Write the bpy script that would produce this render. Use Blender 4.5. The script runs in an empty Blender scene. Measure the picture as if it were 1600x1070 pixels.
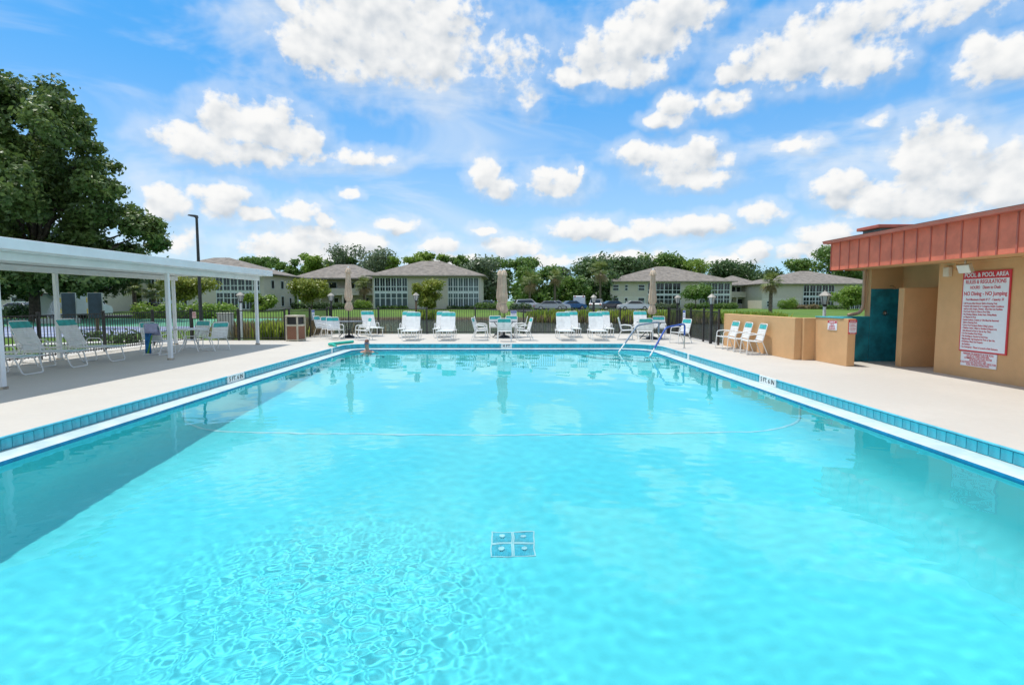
import bpy, bmesh, math, random
import numpy as np
from mathutils import Vector, Matrix

random.seed(7)
RNG = np.random.default_rng(11)
R = math.radians
PI = math.pi
SC = bpy.context.scene
COL = SC.collection

# ------------------------------------------------------------------ camera, sky, sun, exposure
cam = bpy.data.objects.new('camera', bpy.data.cameras.new('camera'))
COL.objects.link(cam)
SC.camera = cam
cam.location = (0, 0, 1.63)
cam.rotation_euler = (R(90 - 4.322), 0, R(-0.466))
cam.data.sensor_fit = 'HORIZONTAL'
cam.data.sensor_width = 36
cam.data.lens = 36 * 860 / 1600
cam.data.clip_start = 0.05
cam.data.clip_end = 6000

SUN_DIR = Vector((-0.27, 0.10, 1.0)).normalized()
sun_data = bpy.data.lights.new('sun', 'SUN')
sun_data.energy = 3.75
sun_data.angle = R(0.53)
sun_data.color = (1.0, 0.965, 0.91)
sun = bpy.data.objects.new('sun', sun_data)
COL.objects.link(sun)
sun.rotation_euler = SUN_DIR.to_track_quat('Z', 'Y').to_euler()
sun.location = (-8, 3, 30)
sun_data.cycles.is_caustics_light = True

SC.view_settings.view_transform = 'Standard'
SC.view_settings.look = 'None'
SC.view_settings.exposure = 0.0
SC.view_settings.gamma = 1.0
SC.cycles.use_denoising = True
SC.cycles.caustics_refractive = True
SC.cycles.caustics_reflective = False
SC.cycles.max_bounces = 10
SC.cycles.transparent_max_bounces = 12
SC.cycles.sample_clamp_indirect = 6.0

# clouds: (azimuth, elevation, half width, half height in degrees, density)
CLOUDS = [(-14.6,23.8,7.4,3.6,1),(-8.1,24.2,5.5,4.0,1),(-12.1,26.8,9.1,1.9,1),(-19.3,22.6,2.8,1.8,1),(-20.6,25.7,1.4,0.7,1),(-26.5,15.8,2.3,2.2,1),(-22.6,15.7,3.4,2.3,1),(-29.3,13.9,2.8,1.4,1),(-20.1,14.7,2.4,1.9,1),(-25.1,13.3,5.0,1.2,1),(-14.2,13.7,3.8,0.9,0.8),(-31.3,8.6,2.0,1.5,1),(-27.0,9.1,2.4,1.5,1),(-24.4,8.1,1.7,0.8,1),(-20.2,8.7,1.8,1.1,1),(-15.9,10.3,1.2,0.5,1),(-18.2,7.7,1.2,0.6,1),(-22.0,5.3,3.5,1.1,1),(-18.6,5.9,3.1,1.3,1),(-14.8,5.7,2.8,1.1,1),(-11.2,7.5,2.4,0.7,1),(-6.8,5.5,2.1,0.9,1),(-19.8,4.4,5.2,0.9,1),(-30.2,5.2,1.5,1.3,0.7),(-2.4,12.7,1.4,1.6,1),(-0.7,11.3,2.1,1.0,1),(4.8,11.8,2.9,1.4,1),(7.5,12.7,0.5,0.7,1),(10.0,22.9,4.1,2.4,1),(13.7,24.4,4.4,2.6,1),(16.8,25.8,3.7,2.0,1),(12.2,21.4,3.3,1.4,1),(6.9,21.3,2.7,0.8,1),(0.5,23.0,5.8,3.2,0.45),(2.1,19.8,1.8,1.6,0.6),(16.7,18.1,1.7,1.4,1),(20.9,18.1,2.4,0.9,1),(15.7,17.1,1.8,0.8,1),(13.4,14.3,2.5,1.1,1),(17.6,13.2,3.9,1.5,1),(18.5,11.6,3.3,0.9,1),(19.0,14.3,1.8,1.1,1),(27.2,21.0,5.7,2.2,1),(31.5,19.6,3.4,1.7,1),(23.1,20.3,3.4,0.9,1),(31.1,22.6,7.6,1.9,0.75),(37.6,22.0,6.1,1.5,0.7),(40.9,17.7,2.8,1.5,1),(39.8,18.9,1.2,1.0,1),(27.0,13.8,2.5,0.6,0.8),(33.2,15.0,1.3,0.5,0.7),(36.5,11.9,2.1,2.6,1),(38.5,12.0,2.0,2.2,1),(38.3,9.1,3.9,2.4,1),(30.8,9.9,2.2,1.7,1),(33.1,8.6,2.9,1.3,1),(35.4,7.7,4.2,0.9,1),(41.6,9.0,2.4,2.5,1),(42.8,10.5,1.6,1.7,1),(30.1,5.8,2.3,1.3,1),(28.9,4.6,3.2,0.8,1),(24.4,8.2,1.8,0.9,1),(8.3,7.2,3.9,1.1,1),(11.0,6.6,3.2,0.8,1),(14.2,7.2,2.0,0.9,1),(18.8,7.3,3.7,1.0,1),(0.6,5.5,3.2,1.0,1),(-2.3,7.2,1.4,0.6,1),(12.5,4.4,3.9,0.6,1),(24.1,4.8,1.8,0.7,1),(21.9,3.8,3.4,0.7,0.8),(4.4,4.1,3.9,0.6,0.8),(-6.1,4.0,4.6,0.8,0.8)]
SKY_STRENGTH = 0.15


class NT:
    """small helper to write node trees"""
    def __init__(self, nt):
        self.nt = nt

    def n(self, kind, **props):
        nd = self.nt.nodes.new(kind)
        for k, v in props.items():
            setattr(nd, k, v)
        return nd

    def lk(self, a, b):
        self.nt.links.new(a, b)

    def put(self, sock, v):
        if hasattr(v, 'is_linked'):
            self.lk(v, sock)
        else:
            sock.default_value = v

    def math(self, op, a, b=None, c=None, clamp=False):
        nd = self.n('ShaderNodeMath', operation=op, use_clamp=clamp)
        for i, v in enumerate((a, b, c)):
            if v is not None:
                self.put(nd.inputs[i], v)
        return nd.outputs[0]

    def vmath(self, op, a, b=None):
        nd = self.n('ShaderNodeVectorMath', operation=op)
        self.put(nd.inputs[0], a)
        if b is not None:
            self.put(nd.inputs[1], b)
        return nd.outputs['Value'] if op == 'DOT_PRODUCT' else nd.outputs[0]

    def noise(self, vec, scale, detail=4, rough=0.55, dist=0.0):
        nd = self.n('ShaderNodeTexNoise')
        if vec is not None:
            self.lk(vec, nd.inputs['Vector'])
        nd.inputs['Scale'].default_value = scale
        nd.inputs['Detail'].default_value = detail
        nd.inputs['Roughness'].default_value = rough
        nd.inputs['Distortion'].default_value = dist
        return nd.outputs[0]

    def noise2(self, vec, scale, detail=4, rough=0.55, dist=0.0):
        nd = self.n('ShaderNodeTexNoise', noise_dimensions='2D')
        self.lk(vec, nd.inputs['Vector'])
        nd.inputs['Scale'].default_value = scale
        nd.inputs['Detail'].default_value = detail
        nd.inputs['Roughness'].default_value = rough
        nd.inputs['Distortion'].default_value = dist
        return nd.outputs[0]

    def smooth(self, v, lo, hi, to0=0.0, to1=1.0):
        nd = self.n('ShaderNodeMapRange', interpolation_type='SMOOTHSTEP')
        self.put(nd.inputs[0], v)
        nd.inputs[1].default_value = lo
        nd.inputs[2].default_value = hi
        nd.inputs[3].default_value = to0
        nd.inputs[4].default_value = to1
        return nd.outputs[0]

    def mix(self, fac, a, b, mode='MIX'):
        nd = self.n('ShaderNodeMix', data_type='RGBA', blend_type=mode)
        self.put(nd.inputs[0], fac)
        for s, v in ((nd.inputs[6], a), (nd.inputs[7], b)):
            if isinstance(v, tuple) and len(v) == 3:
                v = (*v, 1.0)
            self.put(s, v)
        return nd.outputs[2]


def cloud_group(name, blobs, open_sky):
    """node group: (azimuth, elevation) in degrees -> density, thickness"""
    g = bpy.data.node_groups.new(name, 'ShaderNodeTree')
    g.interface.new_socket('point', in_out='INPUT', socket_type='NodeSocketVector')
    g.interface.new_socket('density', in_out='OUTPUT', socket_type='NodeSocketFloat')
    g.interface.new_socket('thickness', in_out='OUTPUT', socket_type='NodeSocketFloat')
    t = NT(g)
    gi = t.n('NodeGroupInput')
    go = t.n('NodeGroupOutput')
    p = gi.outputs[0]
    sep = t.n('ShaderNodeSeparateXYZ')
    t.lk(p, sep.inputs[0])
    # billows get finer towards the horizon, where the clouds are farther off
    ps = t.vmath('MULTIPLY', p, (1.0, 1.2, 1.0))
    big = t.math('SUBTRACT', t.noise2(ps, 0.36, 2, 0.5, 0.0), 0.5)
    n1 = t.math('SUBTRACT', t.noise2(ps, 0.80, 6, 0.55, 0.0), 0.5)
    if open_sky:
        # clouds carry on out of view, cover raised there to whiten the shade
        out_az = t.smooth(t.math('ABSOLUTE', sep.outputs[0]), 46, 58)
        out_el = t.smooth(sep.outputs[1], 30, 37)
        outside = t.math('MAXIMUM', out_az, out_el)
        acc = t.math('MULTIPLY', t.math('SUBTRACT', t.noise2(t.vmath('MULTIPLY', p, (0.6, 1.0, 1.0)), 0.085, 2, 0.5), 0.50), 7.0)
        acc = t.math('SUBTRACT', acc, t.math('MULTIPLY', t.math('SUBTRACT', 1.0, outside), 6.0))
    else:
        wn = t.n('ShaderNodeTexNoise', noise_dimensions='2D')
        t.lk(p, wn.inputs['Vector'])
        wn.inputs['Scale'].default_value = 0.55
        wn.inputs['Detail'].default_value = 2
        wv = t.vmath('MULTIPLY', t.vmath('SUBTRACT', wn.outputs['Color'], (0.5, 0.5, 0.5)), (1.9, 1.2, 0.0))
        q = t.vmath('ADD', p, wv)
        acc = None
        for a, e, ra, re, wt in blobs:
            ia, ie = 1 / (ra * 1.12), 1 / (re * 1.12)
            ma = t.n('ShaderNodeVectorMath', operation='MULTIPLY_ADD')
            t.lk(q, ma.inputs[0])
            ma.inputs[1].default_value = (ia, ie, 0)
            ma.inputs[2].default_value = (-a * ia, -e * ie, 0)
            f = t.math('MULTIPLY_ADD', t.vmath('DOT_PRODUCT', ma.outputs[0], ma.outputs[0]), -1.0, 1.0 - 1.1 * (1 - wt))
            acc = f if acc is None else t.math('SMOOTH_MAX', acc, f, 0.3)
    acc = t.math('MAXIMUM', acc, -3.0)
    rel = t.math('ADD', t.math('MULTIPLY', big, 2.4), t.math('MULTIPLY', n1, 1.05))
    body = t.math('MINIMUM', t.math('MULTIPLY', acc, 1.5), 1.25)
    t.lk(t.math('ADD', body, t.math('ADD', t.math('MULTIPLY', n1, 2.3), t.math('MULTIPLY', big, 0.9))), go.inputs[0])
    t.lk(t.math('ADD', t.math('MULTIPLY', acc, 0.9), rel), go.inputs[1])
    return g


def build_world():
    w = bpy.data.worlds.new('World')
    SC.world = w
    w.use_nodes = True
    t = NT(w.node_tree)
    w.node_tree.nodes.remove(w.node_tree.nodes['Background'])
    tc = t.n('ShaderNodeTexCoord')
    sep = t.n('ShaderNodeSeparateXYZ')
    t.lk(tc.outputs['Generated'], sep.inputs[0])
    az = t.math('MULTIPLY', t.math('ARCTAN2', sep.outputs[0], sep.outputs[1]), 180 / PI)
    el = t.math('MULTIPLY', t.math('ARCSINE', sep.outputs[2]), 180 / PI)
    cb = t.n('ShaderNodeCombineXYZ')
    t.lk(az, cb.inputs[0])
    t.lk(el, cb.inputs[1])
    p = cb.outputs[0]
    K = 1.0 / SKY_STRENGTH
    sky = t.n('ShaderNodeTexSky', sky_type='NISHITA')
    sky.sun_disc = False
    sky.sun_elevation = math.asin(SUN_DIR.z)
    sky.sun_rotation = math.atan2(SUN_DIR.x, SUN_DIR.y)
    sky.altitude = 0
    sky.air_density = 1.0
    sky.dust_density = 0.35
    sky.ozone_density = 4.0
    # moist air whitens the sky towards the horizon; a thin high veil drifts across it
    wisp = t.noise2(t.vmath('MULTIPLY', p, (0.045, 0.14, 1.0)), 1.0, 5, 0.6, 0.5)
    veil = t.math('MULTIPLY', t.smooth(wisp, 0.42, 0.78), 0.62)
    blue = t.mix(1.0, sky.outputs[0], (0.50, 1.18, 1.58), 'MULTIPLY')
    humid = t.mix(t.smooth(el, 0.0, 24.0), (0.56 * K, 0.74 * K, 0.90 * K), (0.085 * K, 0.41 * K, 0.88 * K))
    c0 = t.mix(0.75, blue, humid)
    c0 = t.mix(veil, c0, (0.80 * K, 0.88 * K, 0.96 * K))

    def cloudy(name, blobs, open_sky=False):
        g = cloud_group(name, blobs, open_sky)
        ga = t.n('ShaderNodeGroup', node_tree=g)
        gb = t.n('ShaderNodeGroup', node_tree=g)
        t.lk(p, ga.inputs[0])
        t.lk(t.vmath('ADD', p, (-0.45, 1.0, 0.0)), gb.inputs[0])
        d = ga.outputs[0]
        halo = t.math('MULTIPLY', t.smooth(ga.outputs[1], -1.9, 0.4), 0.34)
        alpha = t.math('MAXIMUM', t.smooth(d, -0.40, 1.0), halo)
        relief = t.math('SUBTRACT', ga.outputs[1], gb.outputs[1])
        lit = t.math('ADD', 0.56, t.math('MULTIPLY', relief, 0.36))
        lit = t.math('SUBTRACT', lit, t.math('MULTIPLY', t.smooth(d, 0.8, 2.2), 0.14))
        cloud = t.mix(t.smooth(lit, -0.15, 0.95), (0.50 * K, 0.57 * K, 0.65 * K), (0.97 * K, 0.97 * K, 0.96 * K))
        bg = t.n('ShaderNodeBackground')
        t.lk(t.mix(alpha, c0, cloud), bg.inputs[0])
        bg.inputs[1].default_value = SKY_STRENGTH
        return bg.outputs[0]

    def pick(test, yes, no):
        ms = t.n('ShaderNodeMixShader')
        t.lk(test, ms.inputs[0])
        t.lk(no, ms.inputs[1])
        t.lk(yes, ms.inputs[2])
        return ms.outputs[0]

    # the sky is cut into sectors so that each ray weighs only the clouds near it
    cuts = [-60, -24, -12, 2, 14, 27, 60]
    tree_ = None
    for i in range(len(cuts) - 1):
        lo, hi = cuts[i], cuts[i + 1]
        col = []
        for (e0, e1) in ((-90, 10.5), (10.5, 90)):
            col.append(cloudy('cloud_sector', [b for b in CLOUDS if b[0] + b[2] * 1.7 + 1.6 > lo and b[0] - b[2] * 1.7 - 1.6 < hi and b[1] + b[3] * 1.7 + 1.2 > e0 and b[1] - b[3] * 1.7 - 2.2 < e1]))
        both = pick(t.math('GREATER_THAN', el, 10.5), col[1], col[0])
        tree_ = both if tree_ is None else pick(t.math('GREATER_THAN', az, float(lo)), both, tree_)
    far = t.math('MAXIMUM', t.math('GREATER_THAN', t.math('ABSOLUTE', az), 46.0), t.math('GREATER_THAN', el, 30.0))
    t.lk(pick(far, cloudy('cloud_open_sky', [], True), tree_), w.node_tree.nodes['World Output'].inputs[0])
    w.cycles.sampling_method = 'NONE'                         # the sky has no small bright spot


build_world()

# ------------------------------------------------------------------ materials
MATS = {}


def mat(name, col, rough=0.6, var=0.12, scale=3.0, bump=0.0, bscale=40.0, metal=0.0, spec=0.5, col2=None, coat=0.0, detail=5):
    """Principled material with noise variation of the base colour"""
    if name in MATS:
        return MATS[name]
    m = bpy.data.materials.new(name)
    m.use_nodes = True
    t = NT(m.node_tree)
    b = m.node_tree.nodes['Principled BSDF']
    tc = t.n('ShaderNodeTexCoord')
    vec = tc.outputs['Object']
    c2 = col2 if col2 else tuple(max(0, c * (1 - 2 * var)) for c in col)
    hi = tuple(min(1, c * (1 + var)) for c in col)
    n = t.noise(vec, scale, detail, 0.6)
    t.lk(t.mix(t.smooth(n, 0.3, 0.7), c2, hi), b.inputs['Base Color'])
    b.inputs['Roughness'].default_value = rough
    b.inputs['Metallic'].default_value = metal
    b.inputs['Specular IOR Level'].default_value = spec
    b.inputs['Coat Weight'].default_value = coat
    if bump > 0:
        bn = t.n('ShaderNodeBump')
        bn.inputs['Strength'].default_value = bump
        bn.inputs['Distance'].default_value = 0.02
        t.lk(t.noise(vec, bscale, 4, 0.6), bn.inputs['Height'])
        t.lk(bn.outputs[0], b.inputs['Normal'])
    MATS[name] = m
    return m


def leaf_mat(name, col, col2, trans=0.25):
    m = bpy.data.materials.new(name)
    m.use_nodes = True
    t = NT(m.node_tree)
    b = m.node_tree.nodes['Principled BSDF']
    geo = t.n('ShaderNodeNewGeometry')
    tc = t.n('ShaderNodeTexCoord')
    r = geo.outputs['Random Per Island']
    n = t.noise(tc.outputs['Object'], 0.5, 3)
    f = t.math('ADD', t.math('MULTIPLY', r, 0.6), t.math('MULTIPLY', t.smooth(n, 0.35, 0.65), 0.4), clamp=True)
    c = t.mix(f, col, col2)
    t.lk(c, b.inputs['Base Color'])
    b.inputs['Roughness'].default_value = 0.45
    tr = t.n('ShaderNodeBsdfTranslucent')
    t.lk(c, tr.inputs[0])
    ms = t.n('ShaderNodeMixShader')
    ms.inputs[0].default_value = trans
    t.lk(b.outputs[0], ms.inputs[1])
    t.lk(tr.outputs[0], ms.inputs[2])
    t.lk(ms.outputs[0], m.node_tree.nodes['Material Output'].inputs[0])
    MATS[name] = m
    return m


def glass_water():
    m = bpy.data.materials.new('pool_water')
    m.use_nodes = True
    nt = m.node_tree
    nt.nodes.remove(nt.nodes['Principled BSDF'])
    b = nt.nodes.new('ShaderNodeBsdfGlass')
    b.inputs['Color'].default_value = (0.70, 0.975, 1.0, 1)
    b.inputs['Roughness'].default_value = 0.0
    b.inputs['IOR'].default_value = 1.333
    nt.links.new(b.outputs[0], nt.nodes['Material Output'].inputs[0])
    return m


def deck_mat():
    m = bpy.data.materials.new('deck_concrete')
    m.use_nodes = True
    t = NT(m.node_tree)
    b = m.node_tree.nodes['Principled BSDF']
    tc = t.n('ShaderNodeTexCoord')
    v = tc.outputs['Object']
    big = t.smooth(t.noise(v, 0.35, 5, 0.6), 0.35, 0.7)
    fine = t.noise(v, 9.0, 6, 0.7)
    c = t.mix(big, (0.53, 0.495, 0.435), (0.59, 0.55, 0.485))
    c = t.mix(t.math('MULTIPLY', t.smooth(fine, 0.3, 0.75), 0.35), c, (0.485, 0.43, 0.36))
    stain = t.smooth(t.noise(v, 1.3, 7, 0.75, 0.4), 0.60, 0.75)
    c = t.mix(t.math('MULTIPLY', stain, 0.42), c, (0.36, 0.31, 0.26))
    t.lk(c, b.inputs['Base Color'])
    b.inputs['Roughness'].default_value = 0.75
    bn = t.n('ShaderNodeBump')
    bn.inputs['Strength'].default_value = 0.25
    bn.inputs['Distance'].default_value = 0.01
    t.lk(t.noise(v, 60, 5, 0.7), bn.inputs['Height'])
    t.lk(bn.outputs[0], b.inputs['Normal'])
    return m


def lawn_mat():
    m = bpy.data.materials.new('lawn')
    m.use_nodes = True
    t = NT(m.node_tree)
    b = m.node_tree.nodes['Principled BSDF']
    tc = t.n('ShaderNodeTexCoord')
    v = tc.outputs['Object']
    a = t.smooth(t.noise(v, 0.12, 5, 0.6), 0.35, 0.65)
    f = t.smooth(t.noise(v, 2.5, 6, 0.75), 0.3, 0.7)
    c = t.mix(a, (0.085, 0.17, 0.022), (0.14, 0.225, 0.035))
    c = t.mix(t.math('MULTIPLY', f, 0.5), c, (0.06, 0.12, 0.02))
    # muddy strip of bank near the pond's water line
    sep = t.n('ShaderNodeSeparateXYZ')
    t.lk(v, sep.inputs[0])
    bank = t.smooth(sep.outputs[2], -0.72, -0.45, 1.0, 0.0)
    c = t.mix(bank, c, (0.09, 0.07, 0.04))
    t.lk(c, b.inputs['Base Color'])
    b.inputs['Roughness'].default_value = 0.8
    b.inputs['Specular IOR Level'].default_value = 0.2
    bn = t.n('ShaderNodeBump')
    bn.inputs['Strength'].default_value = 0.6
    bn.inputs['Distance'].default_value = 0.08
    t.lk(t.noise(v, 12, 5, 0.7), bn.inputs['Height'])
    t.lk(bn.outputs[0], b.inputs['Normal'])
    return m


def pond_mat():
    m = bpy.data.materials.new('pond_water')
    m.use_nodes = True
    t = NT(m.node_tree)
    b = m.node_tree.nodes['Principled BSDF']
    b.inputs['Base Color'].default_value = (0.05, 0.062, 0.05, 1)
    b.inputs['Roughness'].default_value = 0.10
    b.inputs['IOR'].default_value = 1.33
    tc = t.n('ShaderNodeTexCoord')
    v = t.vmath('MULTIPLY', tc.outputs['Object'], (1.0, 2.2, 1.0))
    bn = t.n('ShaderNodeBump')
    bn.inputs['Strength'].default_value = 1.0
    bn.inputs['Distance'].default_value = 0.55
    t.lk(t.noise(v, 2.4, 3, 0.5), bn.inputs['Height'])
    t.lk(bn.outputs[0], b.inputs['Normal'])
    return m


def stucco(name, col, var=0.06):
    return mat(name, col, 0.85, var * 0.55, 2.2, 0.5, 70.0, spec=0.25, detail=9)


M_DECK = deck_mat()
M_LAWN = lawn_mat()
M_POND = pond_mat()
M_WATER = glass_water()
M_PLASTER = mat('pool_plaster', (0.245, 0.885, 0.905), 0.7, 0.02, 0.7, col2=(0.22, 0.86, 0.885))
M_TILE = mat('tile_teal', (0.03, 0.37, 0.47), 0.25, 0.2, 7.0, coat=0.3, col2=(0.02, 0.265, 0.36))
M_TILE_BLUE = mat('waterline_tile', (0.01, 0.25, 0.48), 0.2, 0.12, 6.0)
M_GROUT = mat('grout', (0.11, 0.38, 0.45), 0.8, 0.1, 20)
M_COPING = mat('coping_paint', (0.10, 0.52, 0.66), 0.45, 0.1, 8)
M_GUTTER = mat('gutter_white', (0.60, 0.68, 0.66), 0.4, 0.05, 3, col2=(0.46, 0.58, 0.57))
M_STRIPE = mat('stripe_white', (0.93, 0.96, 0.96), 0.6, 0.03)
M_MARK = mat('marker_white', (0.82, 0.84, 0.83), 0.3, 0.03)
M_INK = mat('ink_black', (0.012, 0.012, 0.015), 0.5, 0.1)
M_WHITE = mat('white_paint', (0.80, 0.82, 0.83), 0.42, 0.035, 2.0)
M_WHITE2 = mat('white_vinyl', (0.82, 0.82, 0.80), 0.5, 0.05, 6.0)
M_TEALV = mat('teal_vinyl', (0.035, 0.42, 0.41), 0.45, 0.12, 5.0)
M_DARKMETAL = mat('bronze_metal', (0.035, 0.033, 0.032), 0.45, 0.2, 4)
M_BLACK = mat('black_plastic', (0.015, 0.015, 0.016), 0.45, 0.2, 6)
M_TABLETOP = mat('table_grey', (0.13, 0.14, 0.15), 0.35, 0.15, 6)
M_CANVAS = mat('umbrella_canvas', (0.60, 0.46, 0.34), 0.9, 0.10, 3.0, 0.3, 120)
M_TAN = stucco('tan_stucco', (0.68, 0.405, 0.20))
M_TEALW = mat('teal_wall', (0.018, 0.24, 0.30), 0.5, 0.22, 3.0, 0.25, 25)
M_TEALCAP = mat('teal_cap', (0.05, 0.42, 0.46), 0.4, 0.08)
M_RED = mat('red_fascia', (0.78, 0.185, 0.105), 0.65, 0.09, 2.5, 0.15, 30)
M_REDDK = mat('red_trim', (0.50, 0.125, 0.085), 0.6, 0.1, 3)
M_SIGNRED = mat('sign_red', (0.62, 0.035, 0.05), 0.4, 0.04)
M_SIGNWHITE = mat('sign_white', (0.80, 0.82, 0.86), 0.35, 0.02)
M_SIGNBLUE = mat('sign_blue', (0.07, 0.13, 0.42), 0.4, 0.05)
M_BEIGE = mat('beige_plastic', (0.52, 0.47, 0.36), 0.55, 0.08, 4)
M_BROWN = mat('brown_pebble', (0.27, 0.125, 0.075), 0.8, 0.25, 60, 0.5, 90)
M_STEEL = mat('steel', (0.55, 0.54, 0.52), 0.25, 0.06, 5, metal=1.0)
M_RAILGREY = mat('rail_cover_grey', (0.20, 0.27, 0.36), 0.4, 0.12, 6)
M_RAILBLUE = mat('rail_cover_blue', (0.025, 0.10, 0.44), 0.45, 0.15, 8)
M_NOODLE = mat('noodle_foam', (0.02, 0.46, 0.36), 0.8, 0.1, 20, 0.2, 100)
M_SKIN = mat('skin', (0.58, 0.30, 0.21), 0.5, 0.1, 9)
M_HAIR = mat('hair', (0.20, 0.085, 0.06), 0.7, 0.2, 30)
M_GOGGLE = mat('goggle_lens', (0.02, 0.12, 0.35), 0.1, 0.1)
M_HOUSE = stucco('house_grey', (0.62, 0.575, 0.485), 0.05)
M_HOUSE2 = stucco('house_cream', (0.68, 0.65, 0.56), 0.05)  # slabs and columns; also the painted sunlight on lower walls
M_ROOF = mat('shingle', (0.235, 0.205, 0.175), 0.9, 0.16, 1.3, 0.4, 14, detail=8)
M_FRAME = mat('window_frame', (0.68, 0.75, 0.74), 0.45, 0.04)
M_GLASS = mat('window_dark', (0.018, 0.028, 0.033), 0.12, 0.35, 0.7, spec=0.6)
M_GLASS2 = mat('window_screen', (0.085, 0.125, 0.13), 0.35, 0.25, 0.5)
M_WOOD = mat('wood_post', (0.16, 0.10, 0.06), 0.8, 0.2, 6)
M_BOARD = mat('score_board', (0.025, 0.045, 0.075), 0.5, 0.2, 3)
M_YELLOW = mat('yellow_paint', (0.62, 0.42, 0.03), 0.5, 0.1)
M_COURT = mat('court_blue', (0.26, 0.31, 0.46), 0.6, 0.06, 0.5)
M_COURTG = mat('court_green', (0.10, 0.36, 0.21), 0.65, 0.08, 0.5)
M_PATH = mat('path_concrete', (0.56, 0.54, 0.50), 0.8, 0.08, 1.0, 0.2, 40)
M_ASPHALT = mat('asphalt', (0.07, 0.07, 0.072), 0.85, 0.15, 2, 0.3, 40)
M_BARK = mat('bark', (0.11, 0.085, 0.065), 0.9, 0.3, 4, 0.6, 14)
M_PALMBARK = mat('palm_bark', (0.17, 0.135, 0.10), 0.9, 0.3, 8, 0.6, 20)
M_TYRE = mat('tyre', (0.02, 0.02, 0.02), 0.8, 0.1)
M_CARGLASS = mat('car_glass', (0.02, 0.025, 0.03), 0.06, 0.1, spec=0.7)
M_LAMPGLASS = mat('lantern_glass', (0.48, 0.49, 0.48), 0.25, 0.06)
M_LAMPROOF = mat('lantern_roof', (0.36, 0.33, 0.28), 0.5, 0.1)
M_LAV = mat('towel_lavender', (0.46, 0.46, 0.66), 0.9, 0.08, 10, 0.3, 80)
M_TOWELB = mat('towel_blue', (0.015, 0.16, 0.42), 0.9, 0.3, 6, 0.3, 80)
M_TOWELG = mat('towel_green', (0.13, 0.38, 0.05), 0.9, 0.2, 8)
M_SPRAY = mat('spray', (0.88, 0.90, 0.92), 0.3, 0.02)
L_OAK = leaf_mat('leaf_oak', (0.055, 0.11, 0.028), (0.20, 0.275, 0.07), 0.34)
L_DARK = leaf_mat('leaf_dark', (0.058, 0.123, 0.043), (0.145, 0.217, 0.072), 0.35)
L_GREY = leaf_mat('leaf_grey', (0.104, 0.15, 0.081), (0.202, 0.26, 0.137), 0.35)
L_MID = leaf_mat('leaf_mid', (0.081, 0.176, 0.038), (0.209, 0.317, 0.061), 0.4)
L_BRIGHT = leaf_mat('leaf_bright', (0.132, 0.252, 0.036), (0.324, 0.432, 0.066), 0.4)
L_PALM = leaf_mat('leaf_palm', (0.103, 0.167, 0.034), (0.287, 0.322, 0.092), 0.35)
L_DRYPALM = leaf_mat('leaf_dry', (0.24, 0.18, 0.08), (0.38, 0.3, 0.14), 0.35)
L_CANNA = leaf_mat('leaf_canna', (0.17, 0.32, 0.045), (0.46, 0.50, 0.08), 0.45)
L_REED = leaf_mat('leaf_reed', (0.24, 0.18, 0.09), (0.42, 0.33, 0.19), 0.35)
L_YELL = leaf_mat('leaf_yellow', (0.161, 0.23, 0.029), (0.38, 0.391, 0.063), 0.4)


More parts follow.
